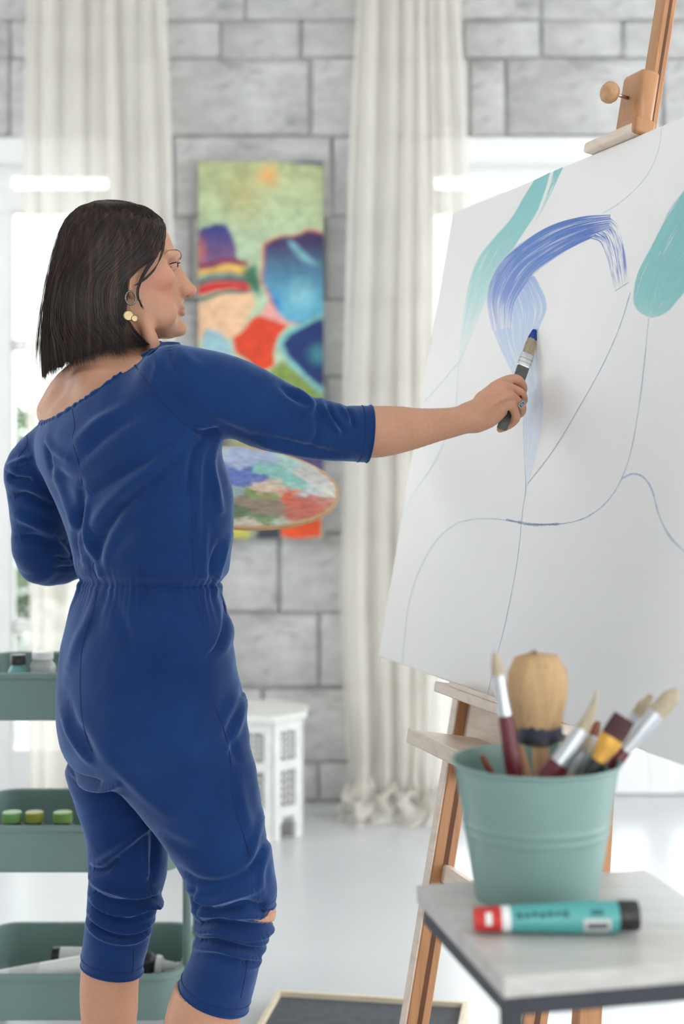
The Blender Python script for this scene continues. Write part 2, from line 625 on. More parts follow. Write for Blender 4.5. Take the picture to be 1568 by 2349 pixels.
th = np.clip((p[:, 1:2] - 560) / 140, 0, 1)
hc = lin(62, 48, 92) * (1 - th) + lin(92, 168, 196) * th
hc = hc + sm(np.hypot(p[:, 0] - 690, p[:, 1] - 680) - 26, 26)[:, None] * (lin(140, 196, 204) - hc) * .8
hc = hc + sm(np.hypot((p[:, 0] - 628), (p[:, 1] - 700) * .6) - 12, 14)[:, None] * (lin(32, 120, 190) - hc)
hc = hc + sm(poly_sd(q, [(655, 555), (668, 552), (720, 600), (735, 612), (690, 602)]), 5)[:, None] * (lin(130, 190, 200) - hc) * .8
col = lay(col, sm(hexa - 5, 3), lin(206, 118, 96))
col = lay(col, sm(hexa, 3), hc)
col = lay(col, sm(poly_sd(q, [(594, 715), (612, 690), (665, 745), (640, 760)]), 4), lin(226, 160, 150))
col = lay(col, sm(poly_sd(q, [(534, 772), (590, 718), (662, 748), (640, 772), (628, 806), (624, 836), (600, 850), (540, 812)]), 3), lin(214, 66, 34))
col = lay(col, sm(poly_sd(q, [(465, 775), (480, 758), (510, 762), (532, 790), (536, 850), (470, 850)]), 5), lin(152, 190, 200))
col = lay(col, sm(poly_sd(q, [(600, 860), (640, 826), (750, 905), (750, 950), (590, 910)]), 4), lin(128, 150, 76))
navy = poly_sd(q, [(648, 790), (668, 768), (705, 748), (750, 728), (750, 900), (706, 862), (662, 820)])
col = lay(col, sm(navy - 12, 3), lin(122, 182, 182))
hc = lin(22, 48, 104) + 0 * col
hc = hc + sm(np.hypot(p[:, 0] - 730, p[:, 1] - 812) - 18, 16)[:, None] * (lin(70, 140, 150) - hc)
col = lay(col, sm(navy, 3), hc)
low = sm(980 - p[:, 1], 20)
lc = lin(74, 66, 108) * (1 + .5 * nz) + 0 * col
lc = lc + sm(np.hypot(p[:, 0] - 560, p[:, 1] - 1010) - 40, 20)[:, None] * (lin(150, 150, 110) - lc)
col = col * (1 - low[:, None]) + lc * low[:, None]
b2 = sm(1170 - p[:, 1], 12)
col = col * (1 - b2[:, None]) + (lin(160, 172, 150) * (1 + .4 * nz)) * b2[:, None]
col = lay(col, sm(poly_sd(q, [(640, 1196), (735, 1184), (735, 1230), (640, 1232)]), 3), lin(218, 78, 34))
col = lay(col, sm(poly_sd(q, [(595, 1210), (640, 1205), (640, 1240), (590, 1240)]), 4), lin(52, 58, 66))
col = lay(col, sm(poly_sd(q, [(520, 1205), (575, 1215), (570, 1240), (500, 1240)]), 5), lin(190, 186, 90))
py_ = WY - .055
x0, x1, z0, z1 = (455 - 784) / F * py_, (741 - 784) / F * py_, CZ + (HOR - 1235) / F * py_, CZ + (HOR - 370) / F * py_
art = thing('wall_painting', 'tall colourful abstract painting hanging on the block wall', 'painting', ((x0 + x1) / 2, py_, z0))
V = np.stack([x0 + (gx.ravel() - 455) / 286 * (x1 - x0), np.full(p.shape[0], py_ - .001), z0 + (1235 - gy.ravel()) / 865 * (z1 - z0)], 1)
pf = fast_mesh('painted_canvas', V, grid_faces(nu, nv), vcol_mat('abstract_paint', .7, .3, 300), art)
col = col * (1 + .16 * vnoise(p3 * 3.1 * np.array([1, 1.6, 1]), 14) + .10 * vnoise(p3 * 8, 15))[:, None]
set_vcol(pf, np.clip(col, 0, 1))
m_edge = plain('dark_canvas_edge', C(92, 92, 100), .8, var=.3)
box('stretcher', ((x0 + x1) / 2, py_ + .018, (z0 + z1) / 2), (x1 - x0, .034, z1 - z0), m_edge, art, bevel=.003)

# ------------------------------------------------------------------ carved white side table
m_tab = plain('distressed_white', C(226, 226, 222), .6, var=.08, vscale=30, bump=.2, bscale=80)
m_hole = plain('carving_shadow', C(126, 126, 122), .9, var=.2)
tx, ty = (587 - 784) / F * 4.82, 4.83
st = thing('side_table', 'white carved octagonal side table standing by the wall', 'table', (tx, ty, 0))
RR = .150 / math.cos(math.pi / 8) * 1.0
TH = .415


def ngon(r, z, n=8, ph=math.pi / 8): return [(tx + r * math.cos(ph + k * 2 * math.pi / n), ty + r * math.sin(ph + k * 2 * math.pi / n), z) for k in range(n)]


V = ngon(RR * 1.14, TH - .022) + ngon(RR * 1.16, TH - .012) + ngon(RR * 1.16, TH - .004) + ngon(RR * 1.14, TH)
Fc = [[i * 8 + j, i * 8 + (j + 1) % 8, (i + 1) * 8 + (j + 1) % 8, (i + 1) * 8 + j] for i in range(3) for j in range(8)] + [list(range(8))[::-1], [24 + j for j in range(8)]]
mesh_obj('table_top', V, Fc, m_tab, st)
for k in range(8):
    a0 = math.pi / 8 + k * math.pi / 4
    pA = np.array([tx + RR * math.cos(a0), ty + RR * math.sin(a0)]); pB = np.array([tx + RR * math.cos(a0 + math.pi / 4), ty + RR * math.sin(a0 + math.pi / 4)])
    ex = (pB - pA); W = np.linalg.norm(ex); ex /= W; nrm = np.array([ex[1], -ex[0]])
    out = np.array([math.cos(a0 + math.pi / 8), math.sin(a0 + math.pi / 8)])
    if nrm @ out < 0: nrm = -nrm
    zt = TH - .022
    R = frame([ex[0], ex[1], 0], [nrm[0], nrm[1], 0], [0, 0, 1])
    mid = (pA + pB) / 2

    def bx(u0, u1, z0, z1, th=.016, off=0):
        return box_geo((mid[0] + ex[0] * (u0 + u1) / 2 - nrm[0] * off, mid[1] + ex[1] * (u0 + u1) / 2 - nrm[1] * off, (z0 + z1) / 2), (u1 - u0, th, z1 - z0), R)
    h = W / 2 - .001
    # panel frame with two pierced openings and an arch between the feet
    V, Fc = join_geo([bx(-h, -h * .56, 0, zt), bx(h * .56, h, 0, zt), bx(-h * .56, h * .56, zt - .035, zt), bx(-h * .56, h * .56, .23, .26), bx(-h * .56, h * .56, .075, .105),
                      bx(-h * .56, -h * .40, .055, .08), bx(h * .40, h * .56, .055, .08)])
    pn = mesh_obj('panel', V, Fc, m_tab, st)
    g2 = []
    for (zz0, zz1, rows_) in ((.105, .23, 5), (.26, zt - .035, 5)):
        for i in range(rows_):
            zc = zz0 + (i + .5) * (zz1 - zz0) / rows_
            for j in range(2):
                uc = (-.25 + .5 * j) * h * 1.0
                V1, F1 = tube_geo([(mid[0] + ex[0] * (uc + .0115 * math.cos(b)), mid[1] + ex[1] * (uc + .0115 * math.cos(b)), zc + .0125 * math.sin(b)) for b in np.linspace(0, 2 * np.pi, 8, endpoint=False)], .0034, 5, closed=True)
                g2.append((V1, F1))
    V, Fc = join_geo(g2)
    mesh_obj('lattice', V, Fc, m_tab, pn)['kind'] = 'stuff'
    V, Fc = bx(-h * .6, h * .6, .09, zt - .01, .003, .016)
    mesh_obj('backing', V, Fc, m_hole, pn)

# ------------------------------------------------------------------ trolley with three trays
m_cart = plain('grey_green_enamel', C(114, 139, 134), .42, var=.04, vscale=5, bump=.06, bscale=500, bdist=.0005)
m_wheel = plain('black_rubber', C(32, 32, 34), .6, var=.1)
cx, cy = -.566, 3.115
cart = thing('utility_trolley', 'grey-green metal three-tier trolley full of paint bottles', 'trolley', (cx, cy, 0))
TW, TD = .455, .335


def rrect(w, d, r, n=7):
    pts = []
    for (sx, sy, a0) in ((1, 1, 0), (-1, 1, 90), (-1, -1, 180), (1, -1, 270)):
        for k in range(n):
            a = math.radians(a0 + 90 * k / (n - 1))
            pts.append((sx * (w / 2 - r) + r * math.cos(a), sy * (d / 2 - r) + r * math.sin(a)))
    return np.array(pts)


for zr in (.806, .490, .182):
    prof = [(-.012, -.100), (-.003, -.096), (0, -.088), (0, -.012), (.006, -.010), (.006, .0), (.0, .002), (-.004, -.002), (-.004, -.086), (-.009, -.0955)]
    rings = []
    for off, dz in prof:
        r2 = rrect(TW + 2 * off, TD + 2 * off, .055 + off)
        rings.append(np.concatenate([r2 + np.array([cx, cy]), np.full((len(r2), 1), zr + dz)], 1))
    n = len(rings[0]); V = np.concatenate(rings)
    Fc = [[i * n + j, i * n + (j + 1) % n, (i + 1) * n + (j + 1) % n, (i + 1) * n + j] for i in range(len(rings) - 1) for j in range(n)]
    Fc += [list(range(n))[::-1], [(len(rings) - 1) * n + j for j in range(n)]]
    mesh_obj('tray', V, Fc, m_cart, cart, smooth=True, sharp=40)
for sx in (-1, 1):
    for sy in (-.30, .30):
        x = cx + sx * (TW / 2 + .010); y = cy + sy * TD
        tube('post', [(x, y, .075), (x, y, .82)], .009, m_cart, cart, 12)
        wv, wf = lathe_geo([(.008, -.010), (.026, -.010), (.029, -.006), (.029, .006), (.026, .010), (.008, .010)], 20, axis_frame((1, 0, 0)), (x - sx * .03, y, .0295))
        cs = mesh_obj('caster', wv, wf, m_wheel, cart, smooth=True, sharp=40)
        fork = box('caster_fork', (x - sx * .03, y, .066), (.032, .03, .028), m_wheel, cs, bevel=.004)

# bottles and tubes on the trays
m_black = plain('black_plastic', C(30, 31, 33), .35, var=.1)
m_wplast = plain('white_plastic', C(232, 232, 230), .35, var=.03)
m_clear = plain('clear_plastic', C(222, 224, 222), .12, var=.04, Transmission_Weight=.35)
m_teal = plain('teal_paint', C(118, 178, 176), .35, var=.06)
m_green = plain('green_paint', C(128, 160, 84), .35, var=.1)
m_olive = plain('olive_paint', C(150, 152, 62), .35, var=.1)
m_lime = plain('light_green_paint', C(120, 168, 100), .35, var=.1)
m_blue = plain('blue_label', C(70, 92, 150), .4, var=.1)
m_orange = plain('orange_plastic', C(222, 160, 86), .45, var=.08)
m_label = plain('grey_white_label', C(205, 206, 204), .5, var=.05)
m_print = plain('dark_print', C(90, 94, 98), .6, var=.1)


def bottle(name, label, base, d, L, r, body_m, cap_m, label_m=None, nozzle=None, group=None, capfrac=.22, base_flare=True):
    """bottle with its bottom at base, axis d"""
    base = np.array(base, float); d = np.array(d, float) / np.linalg.norm(d)
    R = axis_frame(d)
    o = thing(name, label, 'bottle', base, group)
    lb = L * (1 - capfrac)
    lathe('body', [(r * .82, 0), (r * .97, r * .06), (r, r * .2), (r, lb * .80), (r * .93, lb * .88), (r * .66, lb * .97), (r * .62, lb)], body_m, o, 24, R, base)
    if label_m: lathe('paper_label', [(r * 1.012, lb * .18), (r * 1.012, lb * .74)], label_m, o, 24, R, base, cap=False)
    if nozzle:
        lathe('nozzle', [(r * .8, lb), (r * .78, lb + .012), (r * .42, lb + .018), (r * .30, L * .93), (r * .38, L * .95), (r * .36, L), (r * .2, L + .002)], nozzle, o, 20, R, base)
    else:
        lathe('cap', [(r * .80, lb - .001), (r * .80, L * .985), (r * .74, L)], cap_m, o, 24, R, base)
    return o


def onY(px, z, Y): return np.array([(px - 784) / F * Y, Y, z])


tz = [.806 - .095, .490 - .095, .182 - .095]
bottle('paint_bottle', 'upright teal paint bottle with dark cap in the top tray', onY(41, tz[0], 3.04), (0, 0, 1), .122, .0215, m_teal, m_black, None, group='bottles on the trolley', capfrac=.16)
bottle('clear_bottle', 'clear plastic bottle beside the teal bottle in the top tray', onY(98, tz[0] + .0, 3.05), (0, 0, 1), .128, .0285, m_clear, m_wplast, None, group='bottles on the trolley', capfrac=.12)
for px, mm, lb, r in ((28, m_lime, 'leftmost bottle in the middle tray, light green top', .027), (79, m_olive, 'middle of three bottles in the middle tray, olive top', .025), (144, m_green, 'rightmost bottle in the middle tray, yellow-green top', .026)):
    bottle('paint_bottle', lb, onY(px, tz[1], 3.06), (0, 0, 1), .097, r, m_black, mm, None, group='bottles on the trolley', capfrac=.20)
ztray = tz[2]
b1 = bottle('ink_bottle', 'black and white bottle lying in the bottom tray behind the leg', onY(120, ztray + .070, 3.13), (1, 0, -.02), .13, .0205, m_black, m_black, m_label, group='bottles on the trolley')
b2 = bottle('dropper_bottle', 'black bottle with white nozzle lying in the bottom tray between the legs', onY(280, ztray + .058, 3.14), (1, .03, -.12), .128, .025, m_black, m_wplast, None, nozzle=m_wplast, group='bottles on the trolley', capfrac=.42)
b3 = bottle('paint_bottle', 'small bottle with blue label and black cap between the legs', onY(318, ztray + .030, 3.02), (1, .1, -.05), .075, .018, m_label, m_black, m_blue, group='bottles on the trolley', capfrac=.25)
b4 = bottle('glue_bottle', 'orange bottle end at the right of the bottom tray', onY(376, ztray + .026, 3.02), (.45, .9, -.02), .07, .013, m_orange, m_orange, None, group='bottles on the trolley', capfrac=.3)
# supports: a pad of folded cloth below the lying bottles
pad = box('folded_cloth', (cx + .05, 3.10, ztray + .018), (.34, .18, .030), m_label, None, bevel=.008, seg=2)
tag(pad, 'folded grey cloth at the bottom of the lowest tray', 'cloth')
# big white tube at the left of the bottom tray
tb = thing('paint_tube', 'large white paint tube lying along the front of the bottom tray', 'tube', onY(-20, ztray + .06, 3.0))
A, B = onY(-20, ztray + .070, 3.0), onY(215, ztray + .088, 3.02)
pts = catmull([A, (A + B) / 2, B], 12)
tube('tube_body', pts, np.linspace(.013, .026, 12), m_wplast, tb, 16)
tube('printed_band', catmull([A + (B - A) * .18 - [0, .0012, 0], A + (B - A) * .48 - [0, .0012, 0]], 5), np.linspace(.0158, .0195, 5), m_label, tb, 16)

# ------------------------------------------------------------------ framed board on the floor
m_pale = wood('pale_pine', C(214, 200, 172), C(226, 214, 188), (3, 40, 40))
m_dark = plain('dark_felt', C(84, 87, 92), .9, var=.15, vscale=40, bump=.2, bscale=300)
A = P(634, 2298, 3.27); A[2] = 0
e1 = np.array([.4345, -.072, 0]); e1u = e1 / np.linalg.norm(e1); e2u = np.array([e1u[1], -e1u[0], 0])
W, D = .44, .36
fb = thing('framed_board', 'dark framed board lying flat on the floor beside the easel', 'board', A + e1u * W / 2 + e2u * D / 2)
R = frame(e1u, e2u, [0, 0, -1])
cc0 = A + e1u * W / 2 + e2u * D / 2
box('board_panel', cc0 + [0, 0, .011], (W - .01, D - .01, .02), m_dark, fb, R)
for s in (-1, 1):
    box('frame_rail', cc0 + e2u * s * (D / 2 - .006) + [0, 0, .0165], (W, .012, .033), m_pale, fb, R, bevel=.001)
    box('frame_rail', cc0 + e1u * s * (W / 2 - .006) + [0, 0, .0165], (.012, D - .024, .033), m_pale, fb, R, bevel=.001)

# ------------------------------------------------------------------ easel and canvas
th = math.radians(19.2); ln = math.radians(10.2)
U = np.array([-math.sin(th), math.cos(th), 0])                       # along the canvas, away from the viewer
NH = np.array([-math.cos(th), -math.sin(th), 0])                     # level direction the canvas faces
N = NH * math.cos(ln) + np.array([0, 0, math.sin(ln)])
UP = np.array([0, 0, math.cos(ln)]) - NH * math.sin(ln)
TIP = P(1229, 757, 2.55)
RE = frame(U, UP, N)


def onC(px, py, w=0.0):
    """point on the plane w in front of the canvas face, seen at a pixel"""
    d = np.array([(px - 784) / F, 1, (HOR - py) / F]); o = np.array([0, 0, CZ])
    k = (N @ (TIP - o) + w) / (N @ d)
    return o + d * k


c_bl, c_tl = onC(866, 1506), onC(1040, 487)
E0 = c_bl.copy()                                                     # lower far corner of the canvas


def E(u, v, w=0.0): return E0 - U * u + UP * v + N * w               # u towards the viewer


CH = float((c_tl - c_bl) @ UP); CW = 1.30; CT = .030
m_beech = wood('beech', C(158, 108, 70), C(182, 132, 90), (45, 45, 2.5), .4)
m_beechl = wood('beech_pale', C(205, 186, 168), C(222, 206, 190), (8, 8, 30), .5)
m_slot = plain('dark_groove', C(96, 58, 34), .7, var=.2)
m_steel = plain('steel', C(190, 190, 190), .25, 1.0, var=.05)
t = NT('primed_canvas')
t.set(Base_Color=C(236, 234, 232), Roughness=.42)
t.b.inputs['Specular IOR Level'].default_value = .45
t.bump(t.noise(700, 2), .06, .0004)
m_canvas = t.m
ue, un, uc = .338, .758, .700                                       # far upright, near upright, mast
foot = E(uc, 0); foot[2] = 0

cv = thing('stretched_canvas', 'large white canvas on the easel with teal and blue brush strokes', 'canvas', E(CW / 2, 0, -CT / 2))
V, Fc = box_geo(E(CW / 2, CH / 2, -CT / 2), (CW, CH, CT), RE, bevel=.004, seg=3)
mesh_obj('canvas_face', V, Fc, m_canvas, cv, smooth=True, sharp=60)

ea = thing('easel', 'beech wood studio easel holding the large canvas', 'easel', foot)


def ebox(name, u0, u1, v0, v1, w0, w1, mat, bevel=.002, parent=ea, seg=1):
    return box(name, E((u0 + u1) / 2, (v0 + v1) / 2, (w0 + w1) / 2), (abs(u1 - u0), abs(v1 - v0), abs(w1 - w0)), mat, parent, RE, bevel, seg)


vb = -E0[2] / math.cos(ln)                                           # v of the floor at w = 0
LW = .026
for u0 in (ue, un):
    # upright: pale front strip, brown side with a groove
    wl0, wl1 = -.083, -.038
    vfl = vb + .012
    ebox('upright', u0 - LW / 2, u0 + LW / 2, vfl, .10, wl0, wl1, m_beech)
    ebox('upright_facing', u0 - LW / 2 + .001, u0 + LW / 2 - .001, vfl, .10, wl1, wl1 + .004, m_beechl, .001)
    for uu in (u0 - LW / 2 - .0003, u0 + LW / 2 + .0003):
        ebox('groove', uu - .0006, uu + .0006, vb + .20, -.06, -.068, -.059, m_slot, 0)
    # rear leg
    top = E(u0 , .10 - .03, -.085) - NH * .0; bot = top.copy(); bot[2] = 0
    top2 = E(u0, .07, -.098)
    q = E(u0, 0, -.045); q = q + UP * (-(q[2] - .27) / UP[2])
    at27 = q - NH * (.205 if u0 < .5 else .125)
    dirr = (at27 - top2) / np.linalg.norm(at27 - top2)
    bot = top2 + dirr * ((top2[2] - .004) / -dirr[2])
    xx = np.cross(dirr, U); Rl = frame(U, xx, dirr)
    box('rear_leg', (top2 + bot) / 2, (LW, .042, np.linalg.norm(bot - top2) - .012), m_beech, ea, Rl, .002)
# plywood apron between the uprights
ebox('apron', ue + LW / 2, un - LW / 2, -.175, .10, -.070, -.056, m_beechl)
# canvas ledge and pencil shelf
ul = float(-(onC(998, 1568, .028) - E0) @ U)
ebox('canvas_ledge', ul, un + .05, -.020, -.0015, -.056, .030, m_beechl, .002)
ebox('ledge_lip', ul + .062, un + .05, -.0015, .006, .020, .030, m_beechl, .001)
ut = float(-(onC(934, 1690, .080) - E0) @ U)
vt = float((onC(934, 1668, .080) - E0) @ UP)
ebox('shelf', ut, un - .02, vt - .014, vt - .002, -.056, .070, m_beechl, .001)
ebox('shelf_front', ut, un - .02, vt - .026, vt, .070, .082, m_beechl, .002)
# lower cross rail
vr = float((onC(1040, 2012, -.06) - E0) @ UP)
ebox('cross_rail', ue + LW / 2, un - LW / 2, vr - .022, vr + .01, -.075, -.058, m_beechl)
# mast with the sliding top clamp
ebox('mast', uc - .016, uc + .016, -.16, CH + .62, -.0555, -.031, m_beech, .0025)
ebox('mast_groove', uc - .0165, uc - .0160, CH + .0, CH + .6, -.046, -.041, m_slot, 0)
ebox('mast_groove', uc + .0160, uc + .0165, CH + .0, CH + .6, -.046, -.041, m_slot, 0)
cl = ebox('clamp_block', uc - .022, uc + .046, CH + .012, CH + .118, -.0305, .004, m_beech, .008, ea, 2)
ebox('clamp_jaw', uc - .106, uc + .055, CH + .001, CH + .020, -.028, .014, m_beechl, .005, cl, 2)
ebox('clamp_jaw_end', uc + .006, uc + .062, CH + .002, CH + .030, -.028, .0125, m_beech, .006, cl, 2)
kc = E(uc + .010, CH + .073, .004)
tube('clamp_screw', [kc, kc + N * .030], .0032, m_steel, cl, 10)
lathe('clamp_knob', [(.006, .022), (.013, .024), (.0175, .030), (.0185, .036), (.017, .043), (.011, .048), (.003, .0495)], wood('knob_wood', C(166, 118, 80), C(190, 146, 104), (30, 30, 30)), cl, 24, axis_frame(N), kc)


# paint and chalk on the canvas: thin raised layers
def ribbon(name, left, right, mat, w, n=60, label=None, k=14):
    l = catmull([onC(a, b, w) for a, b in left], n); r = catmull([onC(a, b, w) for a, b in right], n)
    tt = np.linspace(0, 1, k)
    V = (l[:, None] * (1 - tt)[None, :, None] + r[:, None] * tt[None, :, None])
    edge = w * (1 - np.abs(2 * tt - 1) ** 8)
    V = V + N * (edge - w)[None, :, None] * .8
    o = fast_mesh(name, V.reshape(-1, 3), grid_faces(k, n), mat, cv)
    uvl = o.data.uv_layers.new(name='UVMap')
    s, tq = np.meshgrid(np.linspace(0, 1, n), tt, indexing='ij')
    uv = np.stack([s.ravel(), tq.ravel()], 1)
    li = np.empty(len(o.data.loops), np.int32); o.data.loops.foreach_get('vertex_index', li)
    uvl.data.foreach_set('uv', uv[li].astype(np.float32).ravel())
    if label: o['label'] = label
    return o


def stroke_mat(name, stops, sx, sy, cover, dens=None, rough=.35):
    """streaky paint: colour runs along the stroke, bare canvas shows between the bristle marks"""
    t = NT(name)
    tc = t.n('ShaderNodeUVMap'); mp = t.n('ShaderNodeMapping'); mp.inputs['Scale'].default_value = (sx, sy, 1)
    nz = t.n('ShaderNodeTexNoise'); nz.inputs['Scale'].default_value = 1.0; nz.inputs['Detail'].default_value = 6; nz.inputs['Roughness'].default_value = .65; nz.inputs['Distortion'].default_value = .35
    t.l(tc.outputs[0], mp.inputs[0]); t.l(mp.outputs[0], nz.inputs['Vector'])
    sp = t.n('ShaderNodeSeparateXYZ'); t.l(tc.outputs[0], sp.inputs[0])
    colr = t.ramp(sp.outputs[0], stops)
    var = t.ramp(nz.outputs['Fac'], [(.3, (.78, .8, .86, 1)), (.65, (1.0, 1, 1, 1))])
    mx = t.n('ShaderNodeMix', data_type='RGBA', blend_type='MULTIPLY'); mx.inputs[0].default_value = 1
    t.l(colr, mx.inputs[6]); t.l(var, mx.inputs[7])
    # coverage along the stroke plus bristle noise
    cov = t.ramp(sp.outputs[0], [(p_, (c_, c_, c_, 1)) for p_, c_ in cover])
    # feathered sides
    ed = t.ramp(sp.outputs[1], [(0, (-.0, 0, 0, 1)), (.05, (.5, .5, .5, 1)), (.95, (.5, .5, .5, 1)), (1, (0, 0, 0, 1))])
    a1 = t.n('ShaderNodeMath', operation='ADD'); t.l(cov, a1.inputs[0]); t.l(nz.outputs['Fac'], a1.inputs[1])
    a2 = t.n('ShaderNodeMath', operation='ADD'); t.l(a1.outputs[0], a2.inputs[0]); t.l(ed, a2.inputs[1])
    a3 = t.n('ShaderNodeMapRange'); a3.inputs['From Min'].default_value = 1.36; a3.inputs['From Max'].default_value = 1.5
    t.l(a2.outputs[0], a3.inputs['Value'])
    cm = t.n('ShaderNodeMix', data_type='RGBA'); t.l(a3.outputs[0], cm.inputs[0])
    cm.inputs[6].default_value = C(236, 234, 232); t.l(mx.outputs[2], cm.inputs[7])
    t.l(cm.outputs[2], t.b.inputs['Base Color'])
    t.set(Roughness=rough)
    t.bump(nz.outputs['Fac'], .25, .0006)
    return t.m


TE1, TE2, TE3 = C(124, 192, 190), C(136, 200, 194), C(196, 226, 220)
mt1 = stroke_mat('teal_stroke', [(0, C(134, 202, 200)), (.45, C(150, 210, 204)), (.7, C(176, 220, 214)), (1, C(206, 232, 226))], 3.0, 30, [(0, .6), (.6, .55), (1, .40)])
ribbon('brush_stroke', [(1223, 414), (1200, 450), (1170, 500), (1130, 545), (1095, 590), (1075, 640), (1063, 700), (1055, 760), (1051, 826)],
       [(1262, 395), (1250, 440), (1230, 490), (1205, 530), (1178, 572), (1150, 620), (1125, 670), (1095, 735), (1053, 829)], mt1, .0006, 60, 'long tapering teal stroke')
mt1b = stroke_mat('teal_stroke_dry', [(0, C(134, 202, 200)), (1, C(146, 208, 202))], 4, 10, [(0, .55), (.7, .42), (1, .2)])
ribbon('brush_stroke', [(1268, 393), (1258, 430), (1240, 478), (1215, 525)], [(1291, 383), (1272, 425), (1247, 475), (1216, 528)], mt1b, .0007, 24, 'thin teal side stroke')
mt2 = stroke_mat('teal_petal', [(0, C(132, 196, 194)), (.6, C(138, 204, 200)), (.9, C(164, 216, 212)), (1, C(186, 224, 220))], 4, 26, [(0, .6), (.85, .58), (1, .5)])
ribbon('brush_stroke', [(1640, 330), (1568, 428), (1530, 482), (1490, 560), (1458, 625), (1448, 680), (1460, 712), (1490, 729)],
       [(1770, 420), (1720, 480), (1680, 540), (1620, 610), (1575, 668), (1545, 704), (1520, 722), (1492, 729)], mt2, .0006, 60, 'broad rounded teal petal')
B1, B2, B3, B4 = C(64, 108, 188), C(84, 128, 200), C(146, 176, 216), C(196, 212, 232)
mb2 = stroke_mat('light_blue_wash', [(0, C(140, 170, 220)), (.25, C(184, 204, 232)), (.6, C(206, 220, 238)), (1, C(214, 228, 242))], 3, 46, [(0, .56), (.25, .50), (.7, .50), (1, .44)])
ribbon('brush_stroke', [(1130, 645), (1113, 690), (1122, 750), (1147, 810), (1178, 870), (1197, 920), (1199, 1000), (1202, 1060), (1206, 1114)],
       [(1215, 615), (1240, 650), (1259, 702), (1236, 765), (1236, 840), (1246, 900), (1244, 965), (1226, 1050), (1208, 1116)], mb2, .0005, 80, 'pale blue wash running down')
mb1 = stroke_mat('blue_arch', [(0, C(160, 180, 222)), (.2, C(116, 146, 208)), (.5, B2), (.85, B1), (1, C(74, 108, 190))], 2.2, 26, [(0, .40), (.25, .52), (.8, .56), (1, .44)])
ribbon('brush_stroke', [(1126, 760), (1113, 690), (1122, 640), (1150, 592), (1200, 550), (1260, 515), (1330, 495), (1398, 490)],
       [(1172, 750), (1180, 700), (1206, 655), (1236, 620), (1280, 590), (1330, 562), (1366, 545), (1396, 530)], mb1, .0010, 80, 'curving bright blue stroke')
mb3 = stroke_mat('blue_dry_tail', [(0, B1), (1, C(90, 122, 196))], 2.0, 22, [(0, .46), (.4, .38), (.8, .44), (1, .32)])
ribbon('brush_stroke', [(1392, 491), (1416, 512), (1430, 545), (1437, 590), (1440, 648)], [(1352, 550), (1374, 560), (1386, 590), (1396, 630), (1408, 668)], mb3, .0009, 40, 'dry streaky blue tail')
m_chalk = plain('blue_chalk', C(184, 194, 212), .9, var=.3, vscale=400)
m_chalk2 = plain('pale_chalk', C(216, 219, 228), .9, var=.1, vscale=400)
for pts, wd, mm in (
    ([(1517, 287), (1510, 340), (1490, 390), (1460, 430), (1420, 465), (1380, 490)], 2.2, m_chalk2),
    ([(1445, 670), (1420, 750), (1380, 840), (1330, 930), (1270, 1030), (1205, 1115)], 2.6, m_chalk),
    ([(1487, 730), (1475, 850), (1462, 950), (1445, 1040), (1425, 1098), (1400, 1140), (1370, 1170), (1330, 1192), (1280, 1202), (1200, 1203)], 2.8, m_chalk),
    ([(1282, 1202), (1230, 1204), (1195, 1199), (1160, 1192)], 5.0, m_chalk),
    ([(1195, 1199), (1130, 1190), (1080, 1192), (1040, 1205), (1000, 1240), (965, 1300), (940, 1370), (928, 1450), (922, 1522)], 2.6, m_chalk2),
    ([(1425, 1098), (1450, 1087), (1475, 1095), (1495, 1125), (1510, 1180), (1535, 1230), (1575, 1272)], 3.2, m_chalk),
    ([(1202, 900), (1200, 1000), (1205, 1115), (1198, 1170), (1185, 1290), (1160, 1420), (1135, 1520), (1118, 1590)], 2.4, m_chalk),
    ([(1053, 828), (1010, 880), (970, 925)], 2.4, m_chalk2), ([(1052, 830), (1048, 900), (1042, 960)], 1.6, m_chalk2),
    ([(1020, 1010), (990, 1070), (950, 1130), (920, 1190), (905, 1250)], 2.4, m_chalk2)):
    p3_ = catmull([onC(a, b, .0003) for a, b in pts], 40)
    T = np.gradient(p3_, axis=0); T /= np.linalg.norm(T, axis=1)[:, None]
    sd = np.cross(N, T) * (wd * .5 / F * 2.5)
    wv = (1 + .5 * vnoise(np.stack([np.arange(40) * .9, np.zeros(40), np.zeros(40)], 1), int(wd * 10)))[:, None]
    V = np.stack([p3_ - sd * wv, p3_ + sd * wv], 1).reshape(-1, 3)
    fast_mesh('chalk_line', V, grid_faces(2, 40), mm, cv)

# ------------------------------------------------------------------ stool with bucket, brushes and tube
h_ = .52; SZ = CZ - h_


def onS(px, py): Y = F * h_ / (py - HOR); return np.array([(px - 784) / F * Y, Y, SZ])


